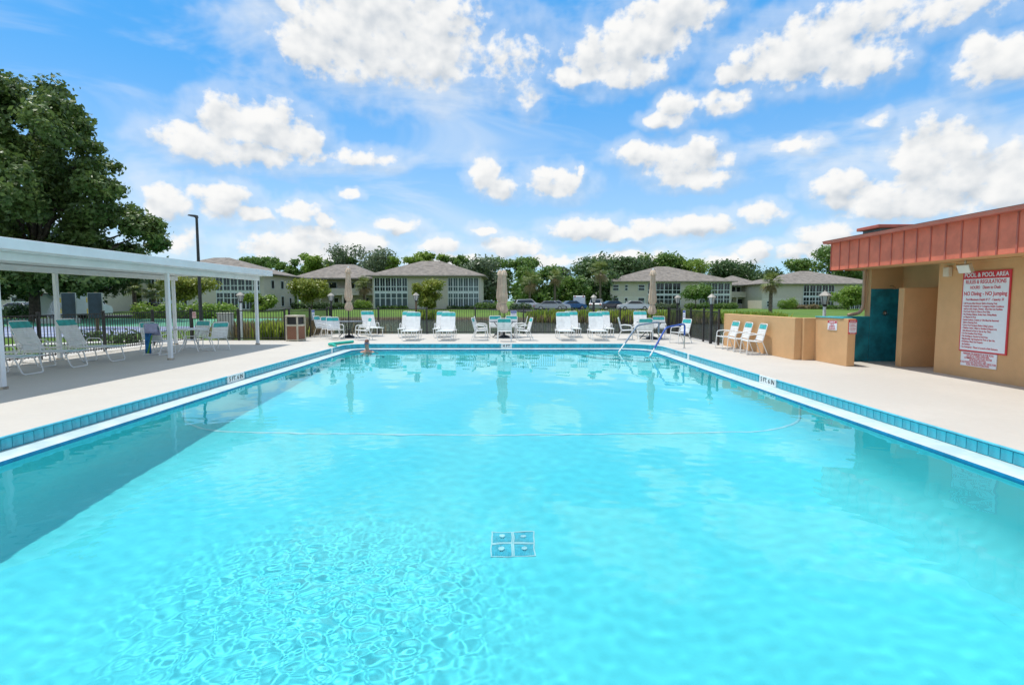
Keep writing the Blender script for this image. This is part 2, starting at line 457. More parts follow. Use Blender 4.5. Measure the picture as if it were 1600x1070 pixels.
# ------------------------------------------------------------------ mesh helpers
class MB:
    def __init__(self):
        self.v = []
        self.f = []

    def add(self, vs, fs):
        o = len(self.v)
        self.v += [tuple(p) for p in vs]
        self.f += [tuple(i + o for i in q) for q in fs]
        return self

    def box(self, x0, x1, y0, y1, z0, z1):
        v = [(x0, y0, z0), (x1, y0, z0), (x1, y1, z0), (x0, y1, z0), (x0, y0, z1), (x1, y0, z1), (x1, y1, z1), (x0, y1, z1)]
        return self.add(v, [(3, 2, 1, 0), (4, 5, 6, 7), (0, 1, 5, 4), (1, 2, 6, 5), (2, 3, 7, 6), (3, 0, 4, 7)])

    def cbox(self, x0, x1, y0, y1, z0, z1, c=0.01):
        """box whose edges are chamfered"""
        bm = bmesh.new()
        mm = Matrix.Translation(((x0 + x1) / 2, (y0 + y1) / 2, (z0 + z1) / 2)) @ Matrix.Diagonal((x1 - x0, y1 - y0, z1 - z0, 1))
        bmesh.ops.create_cube(bm, size=1, matrix=mm)
        bmesh.ops.bevel(bm, geom=bm.edges[:] + bm.verts[:], offset=c, segments=1, affect='EDGES')
        bm.verts.index_update()
        self.add([v.co[:] for v in bm.verts], [[v.index for v in f.verts] for f in bm.faces])
        bm.free()
        return self

    def quad(self, a, b, c, d):
        return self.add([a, b, c, d], [(0, 1, 2, 3)])

    def obox(self, c, ax, ay, az):
        """box from centre and three half-axis vectors"""
        c, ax, ay, az = Vector(c), Vector(ax), Vector(ay), Vector(az)
        v = [c + sx * ax + sy * ay + sz * az for sz in (-1, 1) for sx, sy in ((-1, -1), (1, -1), (1, 1), (-1, 1))]
        return self.add(v, [(3, 2, 1, 0), (4, 5, 6, 7), (0, 1, 5, 4), (1, 2, 6, 5), (2, 3, 7, 6), (3, 0, 4, 7)])

    def tube(self, pts, r, n=8, cap=True):
        pts = [Vector(p) for p in pts]
        rr = r if isinstance(r, (list, tuple)) else [r] * len(pts)
        o = len(self.v)
        prev = None
        for i, p in enumerate(pts):
            a = pts[max(i - 1, 0)]
            b = pts[min(i + 1, len(pts) - 1)]
            d = (b - a).normalized()
            if prev is None:
                u = d.cross(Vector((0, 0, 1)))
                if u.length < 0.05:
                    u = d.cross(Vector((0, 1, 0)))
            else:
                u = prev - d * prev.dot(d)
            u.normalize()
            prev = u
            w = d.cross(u)
            for k in range(n):
                t = 2 * PI * k / n
                self.v.append(tuple(p + (u * math.cos(t) + w * math.sin(t)) * rr[i]))
        for i in range(len(pts) - 1):
            for k in range(n):
                k2 = (k + 1) % n
                self.f.append((o + i * n + k, o + i * n + k2, o + (i + 1) * n + k2, o + (i + 1) * n + k))
        if cap:
            self.f.append(tuple(o + k for k in reversed(range(n))))
            self.f.append(tuple(o + (len(pts) - 1) * n + k for k in range(n)))
        return self

    def lathe(self, prof, n=20, c=(0, 0, 0), wob=None):
        o = len(self.v)
        for i, (r, z) in enumerate(prof):
            for k in range(n):
                t = 2 * PI * k / n
                q = r * (1 + (wob(t, i) if wob else 0))
                self.v.append((c[0] + q * math.cos(t), c[1] + q * math.sin(t), c[2] + z))
        for i in range(len(prof) - 1):
            for k in range(n):
                k2 = (k + 1) % n
                self.f.append((o + i * n + k, o + i * n + k2, o + (i + 1) * n + k2, o + (i + 1) * n + k))
        self.f.append(tuple(o + k for k in reversed(range(n))))
        self.f.append(tuple(o + (len(prof) - 1) * n + k for k in range(n)))
        return self

    def prism(self, poly, z0, z1):
        n = len(poly)
        v = [(x, y, z0) for x, y in poly] + [(x, y, z1) for x, y in poly]
        f = [tuple(reversed(range(n))), tuple(range(n, 2 * n))]
        f += [(i, (i + 1) % n, n + (i + 1) % n, n + i) for i in range(n)]
        return self.add(v, f)

    def build(self, name, material, parent=None, smooth=False, loc=None):
        me = bpy.data.meshes.new(name)
        me.from_pydata(self.v, [], self.f)
        me.materials.append(material)
        if smooth:
            me.polygons.foreach_set('use_smooth', [True] * len(me.polygons))
            me.set_sharp_from_angle(angle=R(40))
        me.update()
        return link(name, me, parent, loc)


def link(name, me, parent=None, loc=None):
    o = bpy.data.objects.new(name, me)
    COL.objects.link(o)
    o.parent = parent
    if loc is not None:
        o.location = loc
    return o


def np_mesh(name, co, quads, material, smooth=False, parent=None):
    me = bpy.data.meshes.new(name)
    co = np.asarray(co, dtype=np.float32)
    q = np.asarray(quads, dtype=np.int32)
    k = q.shape[1]
    me.vertices.add(len(co))
    me.vertices.foreach_set('co', co.ravel())
    me.loops.add(q.size)
    me.loops.foreach_set('vertex_index', q.ravel())
    me.polygons.add(len(q))
    me.polygons.foreach_set('loop_start', np.arange(0, q.size, k, dtype=np.int32))
    if smooth:
        me.polygons.foreach_set('use_smooth', np.ones(len(q), dtype=bool))
    me.materials.append(material)
    me.update(calc_edges=True)
    me.validate()
    return link(name, me, parent)


def tag(o, label=None, cat=None, group=None, kind=None):
    if label:
        o['label'] = label
    if cat:
        o['category'] = cat
    if group:
        o['group'] = group
    if kind:
        o['kind'] = kind
    return o


def empty(name, loc, rz=0.0, label=None, cat=None, group=None):
    o = bpy.data.objects.new(name, None)
    COL.objects.link(o)
    o.empty_display_size = 0.2
    o.location = loc
    o.rotation_euler = (0, 0, rz)
    return tag(o, label, cat, group)


def copy_tree(o, parent=None):
    c = o.copy()
    COL.objects.link(c)
    if parent is not None:
        c.parent = parent
    for ch in list(o.children):
        copy_tree(ch, c)
    return c


def place(proto, used, loc, rz, label, group=None, scale=None):
    o = copy_tree(proto) if used.get(proto.name) else proto
    used[proto.name] = True
    o.location = loc
    o.rotation_euler = (0, 0, rz)
    if scale:
        o.scale = (scale,) * 3
    tag(o, label, None, group)
    return o


USED = {}


def text(name, s, size, loc, right, up, material, parent=None, align='CENTER', extrude=0.001, sx=1.0, bold=0.018):
    cu = bpy.data.curves.new(name, 'FONT')
    cu.body = s
    cu.size = size
    cu.align_x = align
    cu.align_y = 'CENTER'
    cu.extrude = extrude
    cu.materials.append(material)
    cu.offset = size * bold
    tmp = bpy.data.objects.new('tmp_text', cu)
    COL.objects.link(tmp)
    me = bpy.data.meshes.new_from_object(tmp.evaluated_get(bpy.context.evaluated_depsgraph_get()))
    bpy.data.objects.remove(tmp)
    me.name = name
    o = bpy.data.objects.new(name, me)
    COL.objects.link(o)
    r = Vector(right).normalized()
    u = Vector(up).normalized()
    n = r.cross(u)
    mm = Matrix((r, u, n)).transposed().to_4x4()
    o.matrix_world = Matrix.Translation(loc) @ mm @ Matrix.Diagonal((sx, 1, 1, 1))
    if parent:
        o.parent = parent
        o.matrix_parent_inverse = Matrix.Identity(4)
        if parent.location.length > 0 or parent.rotation_euler.z != 0:
            pm = Matrix.Translation(parent.location) @ Matrix.Rotation(parent.rotation_euler.z, 4, 'Z')
            o.matrix_local = pm.inverted() @ o.matrix_world
    return o


def bend(pts, rad=0.06, n=5):
    """round the corners of a polyline"""
    pts = [Vector(p) for p in pts]
    out = [pts[0]]
    for i in range(1, len(pts) - 1):
        a, b, c = pts[i - 1], pts[i], pts[i + 1]
        r1 = min(rad, (a - b).length * 0.45, (c - b).length * 0.45)
        p0 = b + (a - b).normalized() * r1
        p1 = b + (c - b).normalized() * r1
        for k in range(n + 1):
            t = k / n
            out.append(p0 * (1 - t) ** 2 + b * 2 * t * (1 - t) + p1 * t * t)
    out.append(pts[-1])
    return out

# ------------------------------------------------------------------ ground, pond, deck
def sst(a, b, x):
    t = np.clip((x - a) / (b - a), 0, 1)
    return t * t * (3 - 2 * t)


POND = [(-8.9, 28.2), (-13.5, 33), (-24, 44), (-33, 62), (-31, 72), (-10, 74.5), (2, 72), (2.6, 64.5), (16, 62), (26, 60), (48, 56), (62, 46), (60, 26), (30, 20), (14, 18.6), (9.1, 18.9), (9.0, 28.2)]


def poly_sd(px, py, poly):
    """signed distance to a polygon, negative inside"""
    d = np.full(px.shape, 1e9)
    ins = np.zeros(px.shape, dtype=bool)
    n = len(poly)
    for i in range(n):
        ax, ay = poly[i]
        bx, by = poly[(i + 1) % n]
        ex, ey = bx - ax, by - ay
        t = np.clip(((px - ax) * ex + (py - ay) * ey) / (ex * ex + ey * ey), 0, 1)
        d = np.minimum(d, np.hypot(px - ax - t * ex, py - ay - t * ey))
        cond = ((ay > py) != (by > py)) & (px < ex * (py - ay) / (ey + 1e-12) + ax)
        ins ^= cond
    return np.where(ins, -d, d)


def ground_z(x, y):
    x = np.asarray(x, float)
    y = np.asarray(y, float)
    sd = poly_sd(x, y, POND)
    base = -0.07 + 0.30 * sst(70, 95, y) * sst(34, 4, x) * 1.0
    bw = 0.7 + 7.5 * sst(48, 62, y)
    k = sst(-1.2, 1.0, sd / bw)
    return base * k + (-2.2) * (1 - k)


def gz(x, y):
    return float(ground_z(np.array([x]), np.array([y]))[0])


def make_ground():
    far = np.array([160, 220, 320, 480, 800, 1400, 2600.0])
    xs = np.concatenate([-far[::-1], np.arange(-110, -16, 2.5), np.arange(-16, 16, 0.5), np.arange(16, 111, 2.5), far])
    ys = np.concatenate([[-600, -200, -80, -30, -15], np.arange(-8, 16, 2.0), np.arange(16, 36, 0.5), np.arange(36, 132, 1.5), far])
    X, Y = np.meshgrid(xs, ys)
    Z = ground_z(X, Y)
    idx = np.arange(X.size).reshape(X.shape)
    Q = np.stack([idx[:-1, :-1], idx[:-1, 1:], idx[1:, 1:], idx[1:, :-1]], -1).reshape(-1, 4)
    cx = X.ravel()[Q].mean(1)
    cy = Y.ravel()[Q].mean(1)
    hole = (cx > -10.5) & (cx < 7.2) & (cy > -4) & (cy < 21.8)
    o = np_mesh('ground', np.stack([X, Y, Z], -1).reshape(-1, 3), Q[~hole], M_LAWN, True)
    tag(o, kind='structure')


make_ground()
pw = MB().prism([(p[0] * 1.0, p[1]) for p in [(-9.0, 27.6), (-36, 40), (-40, 64), (-36, 80), (4, 80), (6, 72), (64, 68), (70, 20), (30, 16.5), (8.6, 17.5), (8.6, 27.6)]], -0.95, -0.90)
tag(pw.build('pond_water', M_POND), kind='structure')

PX0, PX1, PY0, PY1 = -6.08, 5.58, -1.0, 20.9
LEDGE = 0.36
WATER_Z = -0.205


def outline(off, n=10):
    """pool outline, counter-clockwise, offset inward"""
    pts = []
    for (cx, cy, r, a0) in ((PX1, PY0, 0.5, -90), (PX1, PY1, 1.5, 0), (PX0, PY1, 0.8, 90), (PX0, PY0, 0.5, 180)):
        sx = -1 if cx > 0 else 1
        sy = -1 if cy > 5 else 1
        rc = max(r, off + 0.02)
        ccx, ccy = cx + sx * rc, cy + sy * rc
        for k in range(n + 1):
            t = R(a0 + 90 * k / n)
            pts.append((ccx + (rc - off) * math.cos(t), ccy + (rc - off) * math.sin(t)))
    return pts


DECK_OUT = [(-13.25, -7), (12, -7), (12, 15.25), (8.25, 15.25), (8.2, 27.4), (-9.2, 27.4), (-9.2, 22.9), (-13.25, 22.9)]


def make_deck():
    bm = bmesh.new()
    edges = []
    for loop in (DECK_OUT, outline(0)):
        vs = [bm.verts.new((x, y, 0)) for x, y in loop]
        edges += [bm.edges.new((vs[i], vs[(i + 1) % len(vs)])) for i in range(len(vs))]
    bmesh.ops.triangle_fill(bm, use_beauty=True, edges=edges)
    bmesh.ops.recalc_face_normals(bm, faces=bm.faces)
    for f in bm.faces:
        if f.normal.z < 0:
            f.normal_flip()
    n = len(DECK_OUT)
    lo = [bm.verts.new((x, y, -0.45)) for x, y in DECK_OUT]
    hi = [bm.verts.new((x, y, -0.0005)) for x, y in DECK_OUT]
    for i in range(n):
        j = (i + 1) % n
        bm.faces.new((lo[i], lo[j], hi[j], hi[i]))
    me = bpy.data.meshes.new('pool_deck')
    bm.to_mesh(me)
    bm.free()
    me.materials.append(M_DECK)
    tag(link('pool_deck', me), kind='structure')


make_deck()


def floor_z(y):
    return float(np.interp(y, [-1, 4.6, 5.7, 7.0, 8.3, 9.85, 12.9, 15.0, 20.6], [-2.60, -2.56, -2.52, -2.455, -2.395, -2.275, -2.08, -1.80, -1.36]))


def loft(name, rings, material, parent, smooth=False):
    mb = MB()
    n = len(rings[0])
    for rg in rings:
        mb.v += rg
    for i in range(len(rings) - 1):
        for k in range(n):
            k2 = (k + 1) % n
            mb.f.append((i * n + k, i * n + k2, (i + 1) * n + k2, (i + 1) * n + k))
    return mb.build(name, material, parent, smooth)


def make_pool():
    pool = tag(empty('swimming_pool', (0, 0, 0)), 'large rectangular swimming pool with teal tile band and pale blue basin', 'pool', kind='structure')
    r3 = lambda off, z: [(x, y, z) for x, y in outline(off)]
    loft('band_backing', [r3(0.004, -0.0215), r3(0.004, -0.168)], M_GROUT, pool)
    loft('coping', [r3(-0.004, 0.004), r3(0.012, 0.002), r3(0.018, -0.006), r3(0.018, -0.016), r3(0.008, -0.0215)], M_COPING, pool)
    loft('gutter_ledge', [r3(0.003, -0.165), r3(LEDGE - 0.03, -0.170), r3(LEDGE, -0.178)], M_GUTTER, pool, True)
    loft('waterline_band', [r3(LEDGE, -0.178), r3(LEDGE + 0.004, -0.30)], M_TILE_BLUE, pool)
    # basin wall: the ring splits the long sides so that the wall's foot follows the floor
    def split_ring(off):
        ring, o, base = [], outline(off), outline(0)
        for i, (x, y) in enumerate(o):
            x2, y2 = o[(i + 1) % len(o)]
            m = 24 if abs(base[(i + 1) % len(o)][1] - base[i][1]) > 3 else 1
            ring += [(x + (x2 - x) * k / m, y + (y2 - y) * k / m) for k in range(m)]
        return ring
    CR = 0.85                                                # the wall runs into the floor in a wide cove
    rings = [[(x, y, -0.30) for x, y in split_ring(LEDGE + 0.004)]]
    for k in range(9):
        th = R(90 * k / 8)
        rings.append([(x, y, floor_z(y) + CR * (1 - math.sin(th)) + 0.004 - 0.0009 * k) for x, y in split_ring(LEDGE + 0.004 + CR * (1 - math.cos(th)))])
    w = loft('basin_wall', rings, M_PLASTER, pool, True)
    mb = MB()
    ys = [-0.9, 4.6, 5.7, 7.0, 8.3, 9.0, 9.85, 11.4, 12.9, 14, 15.0, 18, 20.7]
    for y in ys:
        mb.v += [(PX0 + 0.3, y, floor_z(y)), (PX1 - 0.3, y, floor_z(y))]
    mb.f = [(2 * i, 2 * i + 1, 2 * i + 3, 2 * i + 2) for i in range(len(ys) - 1)]
    fl = mb.build('basin_floor', M_PLASTER, pool)
    # white line across the slope break and up both walls
    mb = MB()
    y = 9.66
    zf0 = floor_z(y)
    line = [(PX0 + LEDGE + 0.014, -0.30)]
    line += [(PX0 + LEDGE + 0.014 + CR * (1 - math.cos(R(7.5 * k))), zf0 + CR * (1 - math.sin(R(7.5 * k))) + 0.014) for k in range(13)]
    line += [(PX1 + PX0 - x, z) for x, z in line[::-1]]
    for (xa, za), (xb, zb) in zip(line[:-1], line[1:]):
        mb.quad((xa, y - 0.032, za), (xb, y - 0.032, zb), (xb, y + 0.032, zb), (xa, y + 0.032, za))
    st = mb.build('break_line', M_STRIPE, pool)
    # corner steps with dark nosings
    cx, cy = PX1 - LEDGE, PY1 - LEDGE
    mb, nos = MB(), MB()
    for rad, z in ((2.75, -1.08), (2.25, -0.82), (1.75, -0.56)):
        arc = [(cx + rad * math.cos(R(180 + 90 * k / 16)), cy + rad * math.sin(R(180 + 90 * k / 16))) for k in range(17)]
        mb.prism(arc + [(cx, cy)], -1.5, z)
        ins = [(cx + (rad - 0.06) * math.cos(R(180 + 90 * k / 16)), cy + (rad - 0.06) * math.sin(R(180 + 90 * k / 16))) for k in range(17)]
        for k in range(16):
            nos.quad((*arc[k], z + 0.004), (*arc[k + 1], z + 0.004), (*ins[k + 1], z + 0.004), (*ins[k], z + 0.004))
    steps = mb.build('corner_steps', M_PLASTER, pool)
    nosing = nos.build('step_nosing', M_TILE_BLUE, pool)
    # main drain: four square grates
    drain_y = 6.18
    for i, (gx, gy) in enumerate(((-0.128, 0.128), (0.128, 0.128), (-0.128, -0.128), (0.128, -0.128))):
        X0, Y0 = 0.06 + gx, drain_y + gy
        slope = (floor_z(drain_y + 0.3) - floor_z(drain_y - 0.3)) / 0.6
        zf = lambda yy: floor_z(drain_y) + slope * (yy - drain_y) + 0.005
        fr, gr = MB(), MB()
        h = 0.126
        for (xa, xb, ya, yb) in ((-h, h, -h, -h + 0.015), (-h, h, h - 0.015, h), (-h, -h + 0.015, -h + 0.015, h - 0.015), (h - 0.015, h, -h + 0.015, h - 0.015)):
            fr.add([(X0 + xa, Y0 + ya, zf(Y0 + ya) + 0.008), (X0 + xb, Y0 + ya, zf(Y0 + ya) + 0.008), (X0 + xb, Y0 + yb, zf(Y0 + yb) + 0.008), (X0 + xa, Y0 + yb, zf(Y0 + yb) + 0.008)], [(0, 1, 2, 3)])
        g = fr.build('drain_frame', M_STRIPE, pool)
        gr.quad((X0 - h, Y0 - h, zf(Y0 - h)), (X0 + h, Y0 - h, zf(Y0 - h)), (X0 + h, Y0 + h, zf(Y0 + h)), (X0 - h, Y0 + h, zf(Y0 + h)))
        for k in range(9):
            xx = X0 - 0.105 + k * 0.0255
            gr.box(xx, xx + 0.010, Y0 - 0.10, Y0 + 0.10, zf(Y0 - 0.10), zf(Y0 + 0.10) + 0.006)
        g2 = gr.build('drain_grate', mat('grate_blue', (0.12, 0.66, 0.78), 0.5, 0.1, 30), g)
        dm = MB().lathe([(0.022, 0.0), (0.034, 0.002), (0.034, 0.016), (0.02, 0.018), (0.012, 0.012)], 16, (X0, Y0 + 0.02, zf(Y0 + 0.02) + 0.012)).build('drain_hub', M_STRIPE, g)
        for q in (g, g2, dm):
            q.cycles.is_caustics_receiver = True
    for q in (w, fl, st, steps, nosing):
        q.cycles.is_caustics_receiver = True
    # return fittings in the side walls
    for (x, y, s) in ((PX0 + LEDGE, 12.3, 1), (PX1 - LEDGE, 9.6, -1), (PX1 - LEDGE, 14.8, -1), (PX0 + LEDGE, 16.5, 1)):
        f = MB().lathe([(0.05, 0), (0.05, 0.012), (0.022, 0.016)], 14)
        ob = f.build('return_fitting', M_TILE_BLUE, pool, True, (x + s * 0.008, y, -0.50))
        ob.rotation_euler = (0, s * PI / 2, 0)
        ob.cycles.is_caustics_receiver = True
    # tile band, one object per tile where tiles can be told apart
    o = outline(0.006, 14)
    path = [Vector((x, y, 0)) for x, y in o] + [Vector((*o[0], 0))]
    tile = MB().cbox(-0.0735, 0.0735, -0.004, 0.008, -0.160, -0.024, 0.004)
    tme = bpy.data.meshes.new('tile')
    tme.from_pydata(tile.v, [], tile.f)
    tme.materials.append(M_TILE)
    marks = [(PX0, 11.87, 12.63), (PX1, 11.27, 12.01)]
    rest = MB()
    pitch, carry = 0.1545, 0.0
    count = 0
    for i in range(len(path) - 1):
        a, b = path[i], path[i + 1]
        L = (b - a).length
        d = (b - a) / L
        nrm = Vector((-d.y, d.x, 0))
        s = carry
        while s < L:
            p = a + d * s
            s += pitch
            if p.y < 3.4:
                continue
            if any(abs(p.x - mx) < 0.1 and y0 - 0.07 < p.y < y1 + 0.07 for mx, y0, y1 in marks):
                continue
            if p.y > 20.5 and -0.28 < p.x < 0.20:
                continue
            if (abs(p.x - PX1) < 0.1 and abs(p.y - 16.82) < 0.16) or (abs(p.x - PX0) < 0.1 and abs(p.y - 18.98) < 0.16):
                continue
            if p.y < 15.2:
                t = link('tile', tme, pool, p)
                t.rotation_euler = (0, random.uniform(-0.006, 0.006), math.atan2(d.y, d.x) + random.uniform(-0.004, 0.004))
                count += 1
            else:
                rot = Matrix.Rotation(math.atan2(d.y, d.x), 4, 'Z')
                rest.add([p + rot @ Vector(v) for v in tile.v], tile.f)
        carry = s - L
    tag(rest.build('far_tiles', M_TILE, pool), kind='stuff')
    # white depth markers
    def marker(x, y0, y1, s, txt):
        xa = x - 0.001 if s > 0 else x - 0.024
        k = MB().cbox(min(x + s * 0.001, x + s * 0.022), max(x + s * 0.001, x + s * 0.022), y0, y1, -0.162, 0.008, 0.004).build('depth_marker', M_MARK, pool)
        if txt:
            text('lettering', txt, 0.135, (x + s * 0.0235, (y0 + y1) / 2, -0.080), (0, s, 0), (0, 0, 1), M_INK, k, sx=1.12)
    marker(PX0, 11.87, 12.63, 1, '5 FT. 6 IN')
    marker(PX1, 11.27, 12.01, -1, '5 FT. 6 IN')
    marker(PX1, 16.74, 16.90, -1, None)
    marker(PX0, 18.90, 19.06, 1, None)
    k = MB().cbox(-0.25, 0.17, PY1 - 0.022, PY1 - 0.001, -0.162, 0.008, 0.004).build('depth_marker', M_MARK, pool)
    text('lettering', '4 FT', 0.135, (-0.04, PY1 - 0.0235, -0.080), (1, 0, 0), (0, 0, 1), M_INK, k, sx=1.1)


make_pool()


def make_water():
    xs = [PX0 + LEDGE - 0.02]
    while xs[-1] < PX1 - LEDGE + 0.02:                       # finest over the churned patch
        xs.append(xs[-1] + 0.0125 + 0.03 * float(sst(2.2, 3.2, abs(xs[-1] + 1.9))))
    xs = np.array(xs)
    ys = [0.0]
    while ys[-1] < PY1 - LEDGE + 0.02:
        y = ys[-1]
        ys.append(y + (0.05 if y < 2.0 else 0.0125 + 0.010 * max(0, y - 6.4) / 3 + 0.0012 * max(0, y - 2.6)))
    ys = np.array(ys)
    X, Y = np.meshgrid(xs, ys)
    Z = np.zeros_like(X)
    rng = np.random.default_rng(5)
    for i in range(46):                                   # slow swell and small waves all over
        lam = rng.uniform(0.30, 1.5)
        k = 2 * PI / lam
        a = rng.normal(0.35, 0.9)
        Z += np.sin(k * (X * math.cos(a) + Y * math.sin(a)) + rng.uniform(0, 6.28)) * 0.0010 / k
    for i in range(60):                                   # fine wind ripples that blur the reflections
        lam = rng.uniform(0.075, 0.28)
        k = 2 * PI / lam
        a = rng.normal(1.2, 0.8)
        fade = np.clip(lam / (0.03 + 0.0075 * Y) - 1.5, 0, 1)
        Z += np.sin(k * (X * math.cos(a) + Y * math.sin(a)) + rng.uniform(0, 6.28)) * 0.0010 / k * fade
    # churned patch over a return jet, near left
    cx, cy = -1.15, 3.0
    r = np.hypot((X - cx) / 1.0, (Y - cy) / 1.05)
    env = np.exp(-(r / 1.0) ** 4) + 0.03 * np.exp(-(r / 1.7) ** 2)
    C = np.zeros_like(X)
    AMP = 0.008
    AMP2 = 0.0025
    for i in range(90):
        lam = rng.uniform(0.075, 0.20)
        k = 2 * PI / lam
        a = rng.uniform(0, 2 * PI)
        C += np.sin(k * (X * math.cos(a) + Y * math.sin(a)) + rng.uniform(0, 6.28)) * AMP / k
    rad = np.hypot(X - cx + 0.15, Y - 1.9)
    C += np.sin(rad * 2 * PI / 0.11) * AMP * 3 / (2 * PI / 0.11)
    Z += C * env
    # livelier water farther along, whose focused light falls on the floor seen through the churned patch
    env2 = np.exp(-(np.hypot((X + 2.2) / 1.7, (Y - 5.2) / 1.5)) ** 4)
    C2 = np.zeros_like(X)
    for i in range(60):
        lam = rng.uniform(0.06, 0.16)
        k = 2 * PI / lam
        a = rng.uniform(0, 2 * PI)
        C2 += np.sin(k * (X * math.cos(a) + Y * math.sin(a)) + rng.uniform(0, 6.28)) * AMP2 / k
    Z += C2 * env2
    idx = np.arange(X.size).reshape(X.shape)
    Q = np.stack([idx[:-1, :-1], idx[:-1, 1:], idx[1:, 1:], idx[1:, :-1]], -1).reshape(-1, 4)
    o = np_mesh('pool_water', np.stack([X, Y, Z + WATER_Z], -1).reshape(-1, 3), Q, M_WATER, True)
    tag(o, kind='structure')
    o.cycles.is_caustics_caster = True


make_water()

# paths, courts and car park beyond the fence
tag(MB().prism([(-14.6, -8), (-13.30, -8), (-13.30, 24.2), (-14.6, 24.2)], -0.3, -0.02).build('footpath', M_PATH), kind='structure')
tag(MB().prism([(-19.0, 20), (-14.61, 23.0), (-14.61, 24.2), (-19.0, 21.2)], -0.3, -0.025).build('footpath', M_PATH), kind='structure')
tag(MB().prism([(-60, 36), (-17.0, 36), (-19.0, 52), (-60, 52)], -0.3, -0.030).build('court_apron', M_COURTG), kind='structure')
court = tag(MB().prism([(-52, 25.5), (-19.2, 25.5), (-19.0, 35.99), (-52, 35.99)], -0.3, -0.026).build('shuffleboard_court', M_COURT), kind='structure')
cl = MB()
for x in np.arange(-50, -19.6, 2.4):
    cl.box(x, x + 0.12, 25.6, 35.9, -0.027, -0.020)
for y in (25.7, 28.5, 33.2, 35.5):
    cl.box(-51, -19.4, y, y + 0.14, -0.026, -0.019)
cl.build('court_lines', M_MARK, court)
tag(MB().prism([(3.6, 76), (21, 76), (21, 98), (-4, 98), (-4, 90)], -0.3, 0.20).build('car_park', M_ASPHALT), kind='structure')
tag(MB().prism([(-70, 57), (-36.5, 57), (-36.5, 66), (-70, 66)], -0.3, 0.0).build('access_road', M_ASPHALT), kind='structure')

# ------------------------------------------------------------------ shade canopy on the left
def make_canopy():
    c = empty('shade_canopy', (-9.35, 10.2, 0), 0, 'long white flat-roofed shade canopy on posts beside the pool', 'canopy')
    ox, oy = 9.35, -10.2                                     # children are written in world metres, then shifted
    W = lambda mb, n, m, s=False, p=c: mb.build(n, m, p, s, (ox, oy, 0) if p is c else None)
    y0, y1 = 3.0, 20.87
    rf = MB()
    rf.box(-12.95, -8.86, y0, y1, 2.56, 2.70)
    W(rf, 'roof', M_WHITE)
    W(MB().cbox(-8.86, -8.82, y0, y1 + 0.02, 2.545, 2.745, 0.006), 'fascia', M_WHITE)
    W(MB().cbox(-12.99, -12.95, y0, y1 + 0.02, 2.545, 2.745, 0.006), 'fascia', M_WHITE)
    W(MB().cbox(-12.95, -8.86, y1, y1 + 0.03, 2.545, 2.745, 0.006), 'fascia', M_WHITE)
    x = -12.9
    while x < -8.95:                                         # standing seams on the deck's underside
        W(MB().box(x, x + 0.03, y0, y1 - 0.01, 2.535, 2.56), 'roof_pan_rib', M_WHITE)
        x += 0.405
    for bx in (-9.35, -12.4):
        W(MB().cbox(bx - 0.06, bx + 0.06, y0, y1 - 0.05, 2.38, 2.535, 0.005), 'beam', M_WHITE)
        for py in (5.05, 10.17, 15.28, 20.62):
            p = W(MB().cbox(bx - 0.05, bx + 0.05, py - 0.05, py + 0.05, 0.015, 2.38, 0.008), 'post', M_WHITE)
            W(MB().cbox(bx - 0.065, bx + 0.065, py - 0.065, py + 0.065, 0.0, 0.05, 0.006), 'post_base', mat('post_stain', (0.50, 0.43, 0.34), 0.7, 0.3, 12), False, p)


make_canopy()


